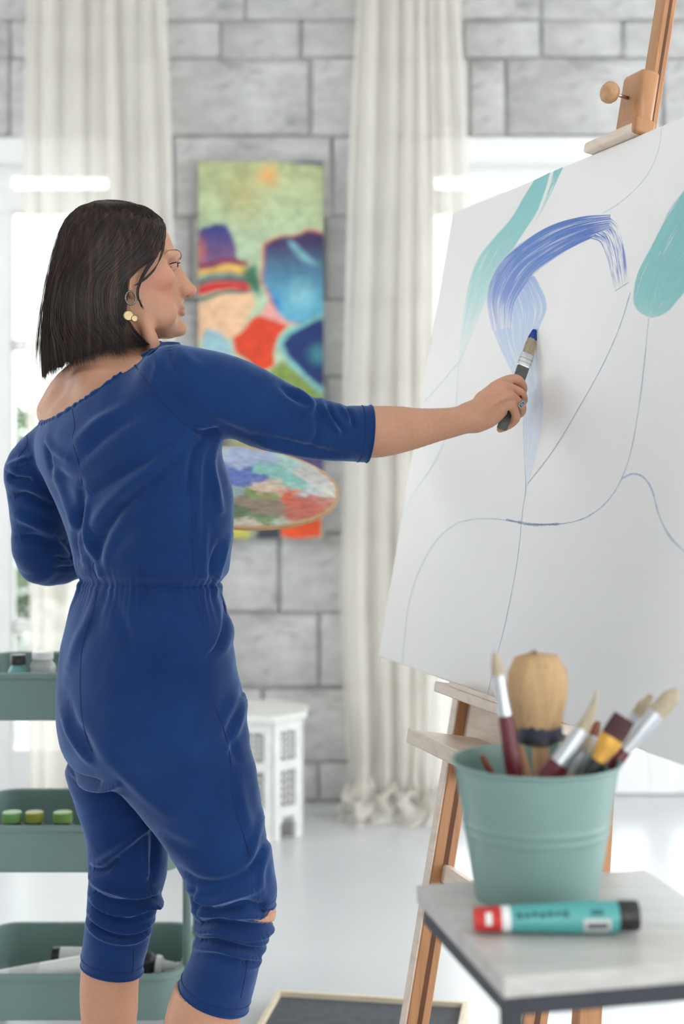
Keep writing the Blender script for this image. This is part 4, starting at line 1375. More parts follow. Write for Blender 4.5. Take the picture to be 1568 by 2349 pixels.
# back: folds pulled from the shoulders to the waist
for pts, amp, wid in (
    ([(430, 985), (380, 1060), (300, 1120), (225, 1190), (195, 1260)], 3.5, 16), ([(450, 1010), (380, 1090), (290, 1160), (230, 1240), (205, 1310)], -4, 14),
    ([(300, 930), (230, 970), (180, 1010)], 3, 14), ([(330, 950), (250, 1000), (180, 1060)], -2.5, 14), ([(420, 1010), (340, 1060), (250, 1110), (200, 1140)], -3, 14),
    ([(100, 1060), (130, 1130), (160, 1200), (175, 1290)], 4, 13), ([(190, 1110), (180, 1180), (160, 1240), (170, 1300)], -5, 11), ([(200, 1150), (195, 1210), (205, 1260), (225, 1320)], 4, 10),
    ([(75, 1000), (110, 1030), (150, 1050)], 3, 10), ([(90, 1060), (140, 1095), (180, 1100)], -2.5, 12), ([(80, 1010), (95, 1050), (100, 1090)], -3, 8),
    ([(300, 1180), (260, 1240), (235, 1310)], 2.5, 14), ([(420, 1180), (330, 1230), (260, 1290)], 2, 18),
    # under the raised arm
    ([(497, 990), (460, 1020), (445, 1060), (440, 1130)], -4, 8), ([(500, 995), (488, 1060), (500, 1120), (510, 1170)], 4, 9), ([(480, 1000), (465, 1060), (462, 1150), (462, 1300)], 2.0, 8),
    ([(445, 985), (470, 995), (500, 990)], -6, 9), ([(505, 1240), (490, 1290), (485, 1325)], -4, 6), ([(525, 1230), (510, 1280), (497, 1325)], 3.5, 6), ([(480, 1200), (474, 1260), (470, 1320)], 2.5, 7),
    # right sleeve
    ([(660, 890), (690, 905), (715, 930), (700, 950)], 4, 9), ([(640, 880), (665, 905), (700, 925)], -3, 8), ([(735, 915), (745, 945), (765, 975), (775, 990)], 4.5, 8), ([(725, 940), (730, 990), (715, 1020)], -3, 10),
    ([(752, 922), (762, 955), (785, 985)], -4, 7), ([(795, 930), (805, 950), (812, 980)], -3, 6), ([(778, 925), (790, 945), (800, 960)], 3, 6), ([(560, 1005), (640, 1030), (720, 1045), (800, 1050)], 2.5, 8), ([(590, 1000), (680, 1020), (760, 1040)], -2.5, 9),
    ([(480, 960), (530, 985), (590, 1010)], -2.5, 12), ([(345, 800), (370, 840), (360, 880)], 2, 10), ([(390, 790), (400, 830), (420, 870)], -2.5, 10), ([(410, 795), (440, 830), (470, 850)], 2, 12),
    # left sleeve
    ([(14, 1085), (35, 1098), (70, 1100)], -5, 7), ([(20, 1070), (50, 1060), (80, 1050)], 4, 9), ([(25, 1140), (60, 1135), (110, 1160)], -3, 9), ([(30, 1185), (70, 1200), (120, 1230)], 3, 11), ([(30, 1235), (70, 1235), (110, 1250)], -3, 10),
    ([(120, 1235), (140, 1260), (150, 1300)], -4, 7), ([(140, 1245), (158, 1270), (165, 1310)], 3, 6), ([(105, 1280), (135, 1290), (165, 1285)], -3, 6), ([(110, 1310), (145, 1310), (170, 1300)], -3, 6),
    # seat and thigh
    ([(215, 1370), (200, 1420), (170, 1480), (150, 1540)], 2.5, 14), ([(260, 1370), (290, 1420), (310, 1470)], -2, 14), ([(150, 1600), (170, 1650), (200, 1690), (225, 1730)], -3, 16), ([(135, 1640), (160, 1690), (205, 1740)], 3, 10),
    ([(240, 1690), (290, 1760), (340, 1810), (400, 1850)], 2.5, 20), ([(470, 1780), (420, 1830), (390, 1850)], 2, 20), ([(360, 1900), (420, 1930), (480, 1940)], -2.5, 18),
    ([(480, 1500), (500, 1480), (514, 1440), (512, 1390)], -4, 6), ([(500, 1510), (520, 1480), (526, 1440), (520, 1390)], 2.0, 8), ([(545, 1560), (530, 1620), (520, 1650)], 3, 12), ([(556, 1600), (545, 1660), (525, 1710)], 4, 10), ([(540, 1640), (530, 1690), (545, 1740)], -3, 10),
    ([(545, 1760), (560, 1850), (575, 1900)], 2.5, 12), ([(600, 1880), (585, 1930), (575, 1960)], 3, 10), ([(615, 1930), (595, 1960), (580, 1980)], -3, 9), ([(610, 1960), (600, 2000), (605, 2040)], 2.5, 8),
    # right knee bunching
    ([(415, 1990), (470, 2010), (540, 2000), (590, 1975)], -3, 12), ([(432, 2040), (480, 2055), (540, 2035), (590, 2030)], 5, 10), ([(440, 2065), (500, 2080), (560, 2060), (600, 2070)], -6, 9), ([(442, 2095), (500, 2080), (570, 2085), (605, 2100)], 5, 8),
    ([(446, 2120), (510, 2100), (580, 2115), (625, 2130)], -6, 7), ([(446, 2140), (500, 2120), (570, 2140), (620, 2150)], 5.5, 8), ([(445, 2160), (500, 2148), (560, 2165), (610, 2185)], -6, 6), ([(440, 2180), (500, 2165), (560, 2180), (600, 2205)], 4, 7),
    ([(560, 2200), (590, 2215), (600, 2205)], -5, 6), ([(450, 2020), (445, 2060), (455, 2100)], -2.5, 7),
    ):
    if max(q_[0] for q_ in pts) < 175 and 1060 < pts[0][1] < 1320 and pts[0][0] != 100 and pts[0][0] != 90:
        fold(pts, amp * K * 1.6, wid / 1280, Yc=2.60, Yref=2.50)
    else:
        fold(pts, amp * K * (1.5 if pts[0][1] > 1970 else 1), wid / 1380)
for pts, amp, wid in (
    ([(155, 1770), (200, 1782), (260, 1775), (300, 1760)], 4, 9), ([(160, 1745), (200, 1760), (250, 1765)], -4, 8), ([(215, 1990), (270, 1950), (320, 1910), (345, 1890)], 5, 10), ([(200, 2000), (240, 1995), (270, 1970)], -5, 8), ([(335, 1900), (332, 1960), (335, 2010)], 3, 8), ([(350, 1910), (350, 1970), (345, 2020)], -3, 8),
    ([(200, 2025), (240, 2035), (300, 2050), (350, 2060)], 5, 9), ([(200, 2048), (250, 2065), (310, 2070), (350, 2070)], -5, 7), ([(198, 2065), (240, 2085), (300, 2095), (345, 2085)], 4.5, 7), ([(197, 2085), (240, 2100), (300, 2115), (345, 2100)], -4, 6),
    ([(195, 2105), (240, 2125), (300, 2140), (345, 2135)], 4, 7), ([(193, 2122), (240, 2142), (300, 2155), (340, 2150)], -5, 6), ([(192, 2135), (240, 2155), (300, 2165), (335, 2160)], 3, 6), ([(325, 2080), (360, 2090), (380, 2095)], 6, 8), ([(320, 2115), (350, 2105), (360, 2110)], -5, 7)):
    fold(pts, amp * K * 1.4, wid / 1320, Yc=2.47, Yref=2.41)


def cloth_noise(P_):
    return (.0022 * vnoise(P_ * np.array([15, 15, 10]) + vnoise(P_ * 9, 8)[:, None], 3) + .0007 * vnoise(P_ * 42, 5)).astype(np.float32)


zw = [CZ + (HOR - y) / F * YT for y in (1365, 1318)]


def gathers(P_):
    L = suit.ops[3][0]
    an = np.arctan2(P_[:, 1] - YT, P_[:, 0] - (345 - 784) / F * YT)
    w = np.exp(-((P_[:, 2] - (zw[0] + zw[1]) / 2) / .012) ** 2)
    w2 = np.exp(-((P_[:, 2] - zw[0]) / .03) ** 2) * .8 + np.exp(-((P_[:, 2] - zw[1] - .01) / .025) ** 2) * .5
    return ((w * .0014 + w2 * .0012) * (np.sin(an * 46 + 5 * np.sin(an * 7)) + .7 * np.sin(an * 23 + 2)) * (.15 + .85 * np.sin(an * 4 + 1) ** 2)).astype(np.float32)


big = np.array([9.0, 9, 9])
suit.disp.append((cloth_noise, -big, big))
suit.disp.append((gathers, np.array([-9, -9, zw[0] - .06]), np.array([9, 9, zw[1] + .06])))

nkA, nkM, nkB = march(suit, 96, 968), march(suit, 225, 893), march(suit, 345, 802)
nd = (nkB - nkA) / np.linalg.norm(nkB - nkA)
nn = np.cross(nkM - nkA, nkB - nkA); nn /= np.linalg.norm(nn)
nn = nn if nn[2] > 0 else -nn
slA = P(846, 995, 2.385); slD = np.array([.93, .16, -.07]); slD /= np.linalg.norm(slD)
rhA = P(480, 2288, 2.345); rhN = np.array([-.36, 0.05, -.93]); rhN /= np.linalg.norm(rhN)
lhA = P(255, 2221, 2.47); lhN = np.array([-.14, .05, -.98]); lhN /= np.linalg.norm(lhN)
xmid = (392 - 784) / F * 2.4


def suit_clip(P_):
    r = P_ - nkA
    s = r @ nd
    Ln = np.linalg.norm(nkB - nkA)
    g1 = r @ nn
    g1 = np.where((s > Ln + .10), -1, g1)
    g2 = np.where(P_[:, 0] > -.05, (P_ - slA) @ slD, -1)
    rl = P_[:, 0] > xmid
    low = P_[:, 2] < .6
    g3 = np.where(low & rl, (P_ - rhA) @ rhN, -1)
    g4 = np.where(low & ~rl, (P_ - lhA) @ lhN, -1)
    # torn slit at the right knee
    q = P_ - P(618, 2099, 2.31)
    g5 = np.where(low & rl, .0075 * np.clip((q[:, 0] + .024) / .03, -1, 1) - np.abs(q[:, 2] + .20 * q[:, 0]), -1)
    return np.max([g1, g2, g3, g4, g5], 0)


t = NT('blue_cotton')
f1 = t.noise(9, 5, .6)
f2 = t.noise(420, 3, .6)
cA = t.ramp(f1, [(.3, C(14, 43, 92)), (.7, C(22, 55, 108))])
mx = t.n('ShaderNodeMix', data_type='RGBA', blend_type='MULTIPLY'); mx.inputs[0].default_value = .35
t.l(cA, mx.inputs[6]); t.l(t.ramp(f2, [(.35, (.55, .55, .6, 1)), (.65, (1, 1, 1, 1))]), mx.inputs[7])
t.l(mx.outputs[2], t.b.inputs['Base Color'])
t.set(Roughness=.85)
t.b.inputs['Specular IOR Level'].default_value = .15
t.b.inputs['Sheen Weight'].default_value = .5
t.b.inputs['Sheen Roughness'].default_value = .45
t.b.inputs['Sheen Tint'].default_value = (.45, .62, .95, 1)
t.bump(f2, .3, .0006)
m_suit = t.m
m_seam = plain('seam_thread', C(12, 36, 84), .9, var=.1)

person = thing('person', 'woman in a blue off-shoulder jumpsuit painting with outstretched arm, palette in the other hand', 'person', ((300 - 784) / F * 2.4, 2.42, 0))
lo, hi = suit.box()
smooth_suit = Model(); smooth_suit.ops = suit.ops
SV, SQ = surface_nets(smooth_suit, lo, hi, .0027)
for k in range(0, len(SV), 12000):
    g, b = grad(smooth_suit, SV[k:k + 12000])
    ng = g / np.maximum(np.linalg.norm(g, axis=1), .3)[:, None]
    pv = SV[k:k + 12000].astype(np.float32)
    dsp = sum(f(pv) for f, l, h in suit.disp if not ((l > pv.max(0)).any() or (h < pv.min(0)).any()))
    SV[k:k + 12000] += ng * (np.clip(dsp, -.009, .017) - np.clip(b, -.002, .002))[:, None]
g = suit_clip(SV)
SQ = SQ[(g[SQ] < 0).any(1)]
for _ in range(3):
    g = suit_clip(SV)
    m = g > 0
    used = np.zeros(len(SV), bool); used[SQ.ravel()] = True
    m &= used
    gg = np.stack([suit_clip(SV[m] + e) - g[m] for e in np.eye(3) * .0005], 1) / .0005
    n2 = (gg * gg).sum(1)
    SV[m] -= np.where(n2 > .05, np.minimum(g[m], .006) / np.maximum(n2, .05), 0)[:, None] * gg
used = np.unique(SQ.ravel()); remap = np.full(len(SV), -1); remap[used] = np.arange(len(used))
SV, SQ = SV[used], remap[SQ]
jump = fast_mesh('jumpsuit', SV, SQ, m_suit, person)
sld = jump.modifiers.new('thickness', 'SOLIDIFY'); sld.thickness = .0022; sld.offset = -1

# open edges: neckband and hems
ed = np.concatenate([SQ[:, [0, 1]], SQ[:, [1, 2]], SQ[:, [2, 3]], SQ[:, [3, 0]]])
es = np.sort(ed, 1); key = es[:, 0].astype(np.int64) * (len(SV) + 1) + es[:, 1]
uq, inv, ct = np.unique(key, return_inverse=True, return_counts=True)
be = ed[ct[inv] == 1]
nxt = {}
for a, b in be: nxt.setdefault(int(a), []).append(int(b))
loops = []
seen = set()
for a0 in list(nxt):
    if a0 in seen: continue
    lp = [a0]; seen.add(a0); cur = a0
    while True:
        nx = [b for b in nxt.get(cur, []) if b not in seen]
        if not nx: break
        cur = nx[0]; seen.add(cur); lp.append(cur)
    if len(lp) > 40: loops.append(np.array(lp))


def smooth_loop(p, it=6):
    for _ in range(it): p = (np.roll(p, 1, 0) + 2 * p + np.roll(p, -1, 0)) / 4
    return p


for lp in loops:
    p_ = smooth_loop(SV[lp])
    c_ = p_.mean(0)
    L_ = np.linalg.norm(p_ - np.roll(p_, 1, 0), axis=1).sum()
    if L_ < .12: continue
    neck = c_[2] > 1.2 and c_[0] < -.1
    if neck:
        n_ = max(200, int(L_ / .0025))
        idx = np.linspace(0, len(p_), n_, endpoint=False).astype(int)
        q_ = smooth_loop(p_[idx], 3)
        down = -nn * .006
        q_ = q_ + down
        wv = 1 + .10 * np.sin(np.arange(n_) * .95 + 3 * np.sin(np.arange(n_) * .13)) + .03 * rng.normal(size=n_)
        tube('neckband', q_, .0068 * wv, m_suit, jump, 10, closed=True, flat=(nn, 1.25))
    elif L_ > .2:
        off = slD if c_[0] > -.05 else (rhN if c_[0] > xmid else lhN)
        q_ = smooth_loop(p_, 6)
        if c_[2] < .5 and L_ < .22: continue
        tube('hem', q_ - off * .001, .0022, m_suit, jump, 6, closed=True)
        hp = q_ - off * .016
        g_, b_ = grad(suit, hp.astype(np.float32)); hp = hp - (b_[:, None] - .0003) * g_
        tube('hem_stitch', hp, .0007, m_seam, jump, 5, closed=True)

# seams
for pts in ([(166, 938), (172, 980), (166, 1010), (180, 1060), (188, 1110), (180, 1160), (196, 1205), (222, 1235), (226, 1268), (212, 1300), (222, 1325)],
            [(222, 1356), (214, 1400), (200, 1440), (188, 1490), (184, 1550), (186, 1620), (195, 1680), (212, 1725)],
            [(305, 832), (340, 880), (380, 930), (420, 970), (455, 995)],
            [(442, 1050), (440, 1130), (441, 1220), (445, 1320)],
            [(456, 1356), (466, 1400), (468, 1440)], [(482, 1500), (480, 1560), (490, 1610), (515, 1680), (528, 1740), (533, 1820), (550, 1890), (575, 1965)],
            [(60, 992), (62, 1020), (42, 1050), (36, 1082)], [(306, 2178), (306, 2205), (304, 2232)], [(568, 2195), (562, 2240), (552, 2290)],
            [(338, 1905), (334, 1970), (345, 2020), (350, 2060)], [(593, 2040), (592, 2080)]):
    q_ = catmull(np.array(pts, float), 40)
    w_ = [march(suit, a, b) for a, b in q_]
    w_ = np.array([x for x in w_ if x is not None])
    if len(w_) > 5:
        w_[1:-1] = (w_[:-2] + w_[1:-1] * 2 + w_[2:]) / 4
        tube('seam', w_, .00085, m_seam, jump, 5)
# pocket mouth: thin dark strip along the opening
q_ = [march(suit, a, b) for a, b in catmull(np.array([(507, 1362), (516, 1400), (515, 1440), (503, 1475), (487, 1500)], float), 24)]
q_ = np.array([x for x in q_ if x is not None])
if len(q_) > 5: tube('pocket_edge', q_, .0024 * np.sin(np.linspace(.2, np.pi - .2, len(q_))), m_seam, jump, 6)
# ------------------------------------------------------------------ the woman's body: one continuous skin
body = Model()
HY = 2.425
hf = np.array([math.cos(math.radians(12)), math.sin(math.radians(12)), 0])     # the way she looks
hs = np.array([hf[1], -hf[0], 0])                                              # her right, towards the viewer


def H(px, py, s=0.0):
    """point of the head: profile pixel px, py at sideways offset s from the middle plane"""
    X0 = (270 - 784) / F * HY
    base = P(px, py, HY)
    fr_ = (base[0] - X0) / hf[0]
    return np.array([X0, HY, base[2]]) + hf * fr_ + hs * s - np.array([hs[0], 0, 0]) * s * .0


class HeadLoft:
    def __init__(s, rows, pw=2.3):
        r = np.array(rows, float)
        z = np.array([P(0, y, HY)[2] for y in r[:, 0]]); o = np.argsort(z)
        X0 = (270 - 784) / F * HY
        s.X0 = X0
        tof = lambda px: ((px - 784) / F * HY - X0) / hf[0]
        cols = [tof(r[:, 1])[o], tof(r[:, 2])[o], r[:, 3][o]]
        zz = np.linspace(z.min(), z.max(), 160)
        q = [np.interp(zz, z[o], c) for c in cols]
        ker = np.array([1, 3, 5, 6, 5, 3, 1], float); ker /= ker.sum()
        q = [np.convolve(np.pad(c, 3, mode='edge'), ker, 'valid') for c in q]
        s.z, s.q, s.pw = zz, q, pw
        s.lo = np.array([X0 - .2, HY - .2, zz[0]]); s.hi = np.array([X0 + .2, HY + .2, zz[-1]])

    def __call__(s, P_):
        zc = np.clip(P_[:, 2], s.z[0], s.z[-1])
        fb, ff, w = [np.interp(zc, s.z, c) for c in s.q]
        rel = P_ - np.array([s.X0, HY, 0], np.float32)
        f = rel @ hf; sd = rel @ hs
        c = (fb + ff) / 2; a = np.maximum((ff - fb) / 2, .004)
        c2 = c - .0 * a
        u, v = (f - c2) / a, sd / w
        pf = np.interp(P_[:, 2], [P(0, 760, HY)[2], P(0, 700, HY)[2], P(0, 600, HY)[2], P(0, 520, HY)[2]], [1.8, 1.72, 1.95, 2.2])
        pw = np.where(u > 0, pf, s.pw)
        k1 = (np.abs(u) ** pw + np.abs(v) ** pw) ** (1 / pw)
        d = (k1 - 1) * np.minimum(a, w) * np.where(k1 < 1, 1, 1)
        ez = np.abs(P_[:, 2] - zc)
        return np.where(ez > 0, np.where(d > 0, np.hypot(d, ez), np.maximum(d, ez)), d).astype(np.float32)


# skull and face (rows: py, back px, front px, half width)
body.add(HeadLoft([(484, 215, 300, .030), (490, 195, 330, .046), (502, 180, 356, .058), (520, 166, 374, .066), (541, 158, 386, .071), (562, 154, 393.5, .0735), (580, 153, 398.5, .0745), (596, 154, 397.5, .074), (610, 156, 395, .073), (630, 160, 396, .071), (650, 166, 400, .0685), (670, 176, 408, .065),
                   (688, 190, 416, .061), (700, 205, 416.5, .058), (712, 222, 414.5, .055), (726, 245, 409, .052), (738, 270, 412, .048), (750, 295, 416, .043), (760, 325, 413, .036), (768, 350, 402, .026), (773, 365, 390, .018)]), 0)
for sd in (1, -1):
    body.add(Ell(H(360, 640, .046 * sd), (.024, .016, .020)), .022)          # cheek
    body.add(Ell(H(352, 725, .042 * sd), (.034, .016, .022)), .025)          # jaw side
    body.sub(Ell(H(396, 610, .034 * sd), (.013, .016, .0105)), .012)         # eye socket
    body.add(Ell(H(384.5, 611, .0305 * sd), (.0122, .0125, .0120)), .003)    # closed-in eye mound, lid
    body.add(Tube([H(402, 586, .008 * sd), H(396, 584, .028 * sd), H(378, 590, .050 * sd)], [.006, .0065, .006], 8), .014)   # brow
    body.add(Ell(H(419, 667, .0135 * sd), (.0095, .0062, .0072)), .004)      # nostril wing
    body.sub(Ell(H(425.5, 673.5, .0095 * sd), (.0060, .0035, .0032)), .002)
    body.sub(Tube([H(413, 653, .0165 * sd), H(408, 665, .0205 * sd), H(410, 675, .0195 * sd)], [.0008, .0018, .0012], 8), .004)
    body.add(Tube([H(303, 640, .070 * sd), H(292, 632, .077 * sd), H(284, 650, .080 * sd), H(290, 676, .077 * sd), H(297, 690, .072 * sd)], [.006, .006, .0065, .006, .0055], 12), .006)   # ear
    body.add(Ell(H(296, 662, .070 * sd), (.010, .006, .016)), .006)
body.add(Tube([H(397.5, 605), H(408, 625), H(421, 643), H(433, 658)], [.0066, .0068, .0072, .0080], 12), .010)           # nose
body.add(Ell(H(435, 663), (.0080, .0085, .0078)), .007)
body.add(Tube([H(395, 612), H(405, 640), H(412, 664)], [.009, .012, .013], 8), .010)
body.add(Tube([H(431, 669), H(418, 677)], [.005, .004], 4), .006)
# lips
body.add(Tube([H(399, 709, .022), H(412, 705, .011), H(416.5, 703.5, 0), H(412, 705, -.011), H(399, 709, -.022)], [.0020, .0038, .0042, .0038, .0020], 16), .004)
body.add(Tube([H(399, 711, .021), H(411, 715, .011), H(415.5, 715.5, 0), H(411, 715, -.011), H(399, 711, -.021)], [.0020, .0040, .0046, .0040, .0020], 16), .004)
body.sub(Tube([H(402, 709.5, .024), H(416, 710, .012), H(421, 710, 0), H(416, 710, -.012), H(402, 709.5, -.024)], [.0008, .0012, .0013, .0012, .0008], 14), .002)
body.add(Ell(H(408, 752, 0), (.013, .016, .012)), .012)                      # chin
# neck, shoulders
body.add(ptube([(272, 745, 2.425, .052), (270, 790, 2.42, .0535), (264, 830, 2.415, .058), (262, 870, 2.41, .070)], 10), .030)
body.add(ptube([(330, 735, 2.385, .010), (345, 775, 2.375, .012), (352, 800, 2.38, .013)], 8), .012)      # neck tendon
body.add(Loft(rows3([r for r in torso_rows if r[0] >= 860], .0075)), .030)
body.add(ptube([(205, 850, 2.44, .030), (160, 895, 2.47, .034), (132, 945, 2.50, .036)], 8), .030)
body.add(ptube([(300, 862, 2.38, .034), (360, 876, 2.34, .040), (420, 890, 2.31, .047)], 8), .020)
# right arm
body.add(ptube([(410, 885, 2.31, .050), (500, 905, 2.30, .049), (620, 950, 2.325, .045), (720, 982, 2.35, .042), (790, 991, 2.37, .042), (830, 991, 2.382, .0438), (870, 990, 2.39, .0432), (910, 986, 2.398, .0400), (950, 982.5, 2.405, .0345), (1000, 975, 2.415, .0285), (1045, 967, 2.426, .0250), (1085, 955, 2.436, .0235)], 36), .014)
# right hand round the brush
def fing(rows, k=.004, n=16): body.add(ptube(rows, n), k)


hy = lambda py: 2.46 + (985 - py) / 230 * .09                                # brush distance at a row
body.add(ptube([(1080, 956, 2.436, .0235), (1100, 945, 2.438, .0235), (1122, 928, 2.444, .0215), (1140, 916, 2.450, .0180)], 8), .012)
body.add(ptube([(1095, 965, 2.437, .0180), (1122, 960, 2.442, .0155), (1146, 942, 2.448, .0130)], 8), .012)
body.add(ptube([(1108, 914, 2.446, .0130), (1128, 898, 2.450, .0110)], 4), .012)
fing([(1118, 902, 2.446, .0100), (1138, 886, 2.446, .0104), (1164, 872, 2.458, .0086), (1185, 871, 2.469, .0090), (1197, 886, 2.486, .0084), (1196, 898, 2.506, .0080), (1176, 906, 2.518, .0075)], .0025)
fing([(1128, 908, 2.440, .0100), (1152, 890, 2.437, .0106), (1177, 893, 2.454, .0084), (1193, 903, 2.465, .0088), (1199, 915, 2.482, .0082), (1195, 924, 2.501, .0078), (1172, 931, 2.513, .0074)], .0025)
fing([(1136, 920, 2.438, .0098), (1163, 906, 2.434, .0104), (1181, 917, 2.449, .0082), (1193, 928, 2.458, .0086), (1196, 941, 2.473, .0080), (1189, 950, 2.489, .0076), (1166, 957, 2.499, .0072)], .0025)
fing([(1142, 938, 2.440, .0094), (1168, 927, 2.438, .0098), (1179, 942, 2.449, .0076), (1183, 957, 2.460, .0078), (1175, 969, 2.473, .0073), (1160, 979, 2.479, .0068), (1146, 985, 2.478, .0058)], .0025)
fing([(1105, 925, 2.452, .0130), (1125, 905, 2.478, .0120), (1150, 893, 2.500, .0105), (1176, 880, 2.512, .0092)], .008)       # thumb on the far side
for a in ([(1098, 925, 2.4245), (1136, 889, 2.4375)], [(1100, 931, 2.4215), (1151, 893, 2.4290)], [(1102, 940, 2.4205), (1162, 909, 2.4260)]):
    body.add(ptube([(q[0], q[1], q[2], .0027) for q in a], 3), .007)                                                # tendons
# left arm and the hand under the palette
body.add(ptube([(132, 1008, 2.50, .034), (86, 1075, 2.535, .040), (90, 1180, 2.575, .037), (108, 1272, 2.61, .037), (200, 1255, 2.69, .034), (290, 1228, 2.76, .028), (345, 1212, 2.80, .024), (375, 1203, 2.825, .023)], 24), .012)
body.add(ptube([(375, 1200, 2.82, .020), (410, 1190, 2.84, .021), (430, 1183, 2.85, .018)], 4), .012)
PC = P(545, 1116, 2.86)
pe1 = np.array([math.cos(math.radians(5)), .05, -math.sin(math.radians(5))]); pe1 /= np.linalg.norm(pe1)
pe2 = np.array([0, .868, .497]); pe2 -= pe1 * (pe2 @ pe1); pe2 /= np.linalg.norm(pe2)
pn_ = np.cross(pe1, pe2)
if pn_[2] < 0: pn_ = -pn_
PA, PB = .205, .158
hole = (-.62, -.18)


def onPal(p, q, w=0.0): return PC + pe1 * p * PA + pe2 * q * PB + pn_ * w


for i, (p0, q0, ln_) in enumerate(((-.40, -.40, .30), (-.42, -.14, .36), (-.46, .12, .36), (-.54, .36, .30))):
    body.add(Tube([P(420, 1188, 2.845), onPal(p0 - .22, q0 + .02, -.017), onPal(p0, q0, -.0125), onPal(p0 + ln_ * .8, q0 + .05, -.0110)], [.011, .0092, .0086, .0075], 12), .004)
hp = onPal(*hole)
body.add(Tube([P(400, 1192, 2.835), hp - pn_ * .016, hp + pn_ * .012, hp + pn_ * .026 + pe1 * .022], [.014, .0105, .0100, .0082], 12), .006)
# legs and feet
body.add(Loft(rows3(hip_rows, .010)), .02)
XLf, XRf = (246 - 784) / F * 2.47, (430 - 784) / F * 2.37
lk = P(282, 2020, 2.46); lc = P(252, 2290, 2.475)
body.add(Tube([P(270, 1640, 2.46), P(280, 1850, 2.465), lk, P(264, 2130, 2.47), P(251, 2250, 2.475), P(250, 2330, 2.478), [XLf - .003, 2.48, .19], [XLf + .004, 2.485, .085]], [.078, .066, .056, .051, .0505, .0485, .036, .031], 30), .02)
body.add(Tube([P(400, 1640, 2.36), P(475, 1850, 2.335), P(545, 2060, 2.318), P(520, 2150, 2.325), P(486, 2270, 2.345), P(462, 2340, 2.352), P(446, 2420, 2.362), [XRf - .012, 2.372, .19], [XRf - .008, 2.378, .085]], [.082, .070, .0585, .0585, .0600, .0600, .055, .038, .031], 34), .02)
body.add(Ell(P(594, 2090, 2.318), (.022, .03, .032)), .02)
for (fx, fy) in ((XLf + .004, 2.485), (XRf - .008, 2.378)):
    fd = np.array([.86, .5, 0])
    c0 = np.array([fx, fy, 0])
    body.add(Tube([c0 - fd * .035 + [0, 0, .032], c0 + fd * .04 + [0, 0, .045], c0 + fd * .11 + [0, 0, .028], c0 + fd * .165 + [0, 0, .017]], [.031, .036, .027, .016], 14), .015)
    for j, (o_, l_) in enumerate(((-.030, .185), (-.014, .192), (.001, .186), (.015, .178), (.027, .166))):
        sdv = np.array([fd[1], -fd[0], 0]) * o_ * (1 if fx < -.3 else -1)
        body.add(Tube([c0 + fd * .12 + sdv * .8 + [0, 0, .020], c0 + fd * l_ + sdv + [0, 0, .011]], [.014, .0095 if j else .011], 4), .006)

lo, hi = body.box()
BV, BQ = surface_nets(body, lo, hi, .0026)
BV = project(body, BV, 1)
# keep the skin inside the cloth wherever it is covered
for k in range(0, len(BV), 12000):
    pv = BV[k:k + 12000].astype(np.float32)
    cl_ = suit_clip(pv)
    m_ = (cl_ < 0) & (pv[:, 2] < P(0, 812, 2.4)[2])
    if not m_.any(): continue
    tgt = .0015 + np.where(pv[m_][:, 2] < .7, .019, .013) * np.clip(-cl_[m_] / .02, 0, 1)
    for _ in range(2):
        g_, b_ = grad(smooth_suit, pv[m_])
        pu = np.maximum(b_ + tgt, 0)
        pv[m_] -= pu[:, None] * g_ / np.maximum((g_ * g_).sum(1), .3)[:, None]
    BV[k:k + 12000] = pv
t = NT('skin')
a = t.n('ShaderNodeVertexColor', layer_name='Col')
f2 = t.noise(140, 4, .6)
mx = t.n('ShaderNodeMix', data_type='RGBA', blend_type='MULTIPLY'); mx.inputs[0].default_value = .25
t.l(a.outputs[0], mx.inputs[6]); t.l(t.ramp(f2, [(.35, (.8, .74, .7, 1)), (.6, (1, 1, 1, 1))]), mx.inputs[7])
t.l(mx.outputs[2], t.b.inputs['Base Color'])
t.set(Roughness=.48)
t.b.inputs['Subsurface Weight'].default_value = .12
t.b.inputs['Subsurface Radius'].default_value = (.012, .005, .003)
t.b.inputs['Subsurface Scale'].default_value = .6
t.b.inputs['Specular IOR Level'].default_value = .35
t.bump(t.noise(500, 3), .12, .0004)
m_skin = t.m
skin = fast_mesh('body', BV, BQ, m_skin, person)
bc_ = np.tile(lin(197, 147, 119), (len(BV), 1))
bc_ = bc_ * (1 + .05 * vnoise(BV * 30, 8))[:, None]


def tint(c, r, col_, k, p=2.0):
    global bc_
    d_ = np.linalg.norm((BV - c) / np.asarray(r), axis=1)
    w_ = k * np.clip(1 - d_ ** p, 0, 1)
    bc_ = bc_ * (1 - w_[:, None]) + np.asarray(col_) * w_[:, None]


for sd in (1, -1):
    tint(H(365, 660, .055 * sd), (.04, .04, .035), lin(206, 130, 108), .55)
    tint(H(391, 603, .036 * sd), (.014, .022, .007), lin(140, 104, 92), .55)
    tint(H(425, 676, .009 * sd), (.006, .006, .004), lin(110, 44, 36), .8)
tint(H(436, 664), (.016, .016, .012), lin(222, 140, 118), .5)
for py, hgt in ((704.5, .0050), (715, .0056)):
    for s_ in (-.018, -.011, -.004, .004, .011, .018):
        tint(H(415 - 360 * abs(s_), py + 60 * abs(s_) * (1 if py < 710 else -1), s_), (.009, .008, hgt), lin(172, 104, 96), .6)
for px, py in ((1186, 872), (1194, 903), (1194, 928), (1182, 957), (1140, 886), (1153, 893), (1165, 907)):
    tint(P(px, py, 2.45), (.014, .03, .012), lin(216, 150, 124), .5)
set_vcol(skin, np.clip(bc_, 0, 1))

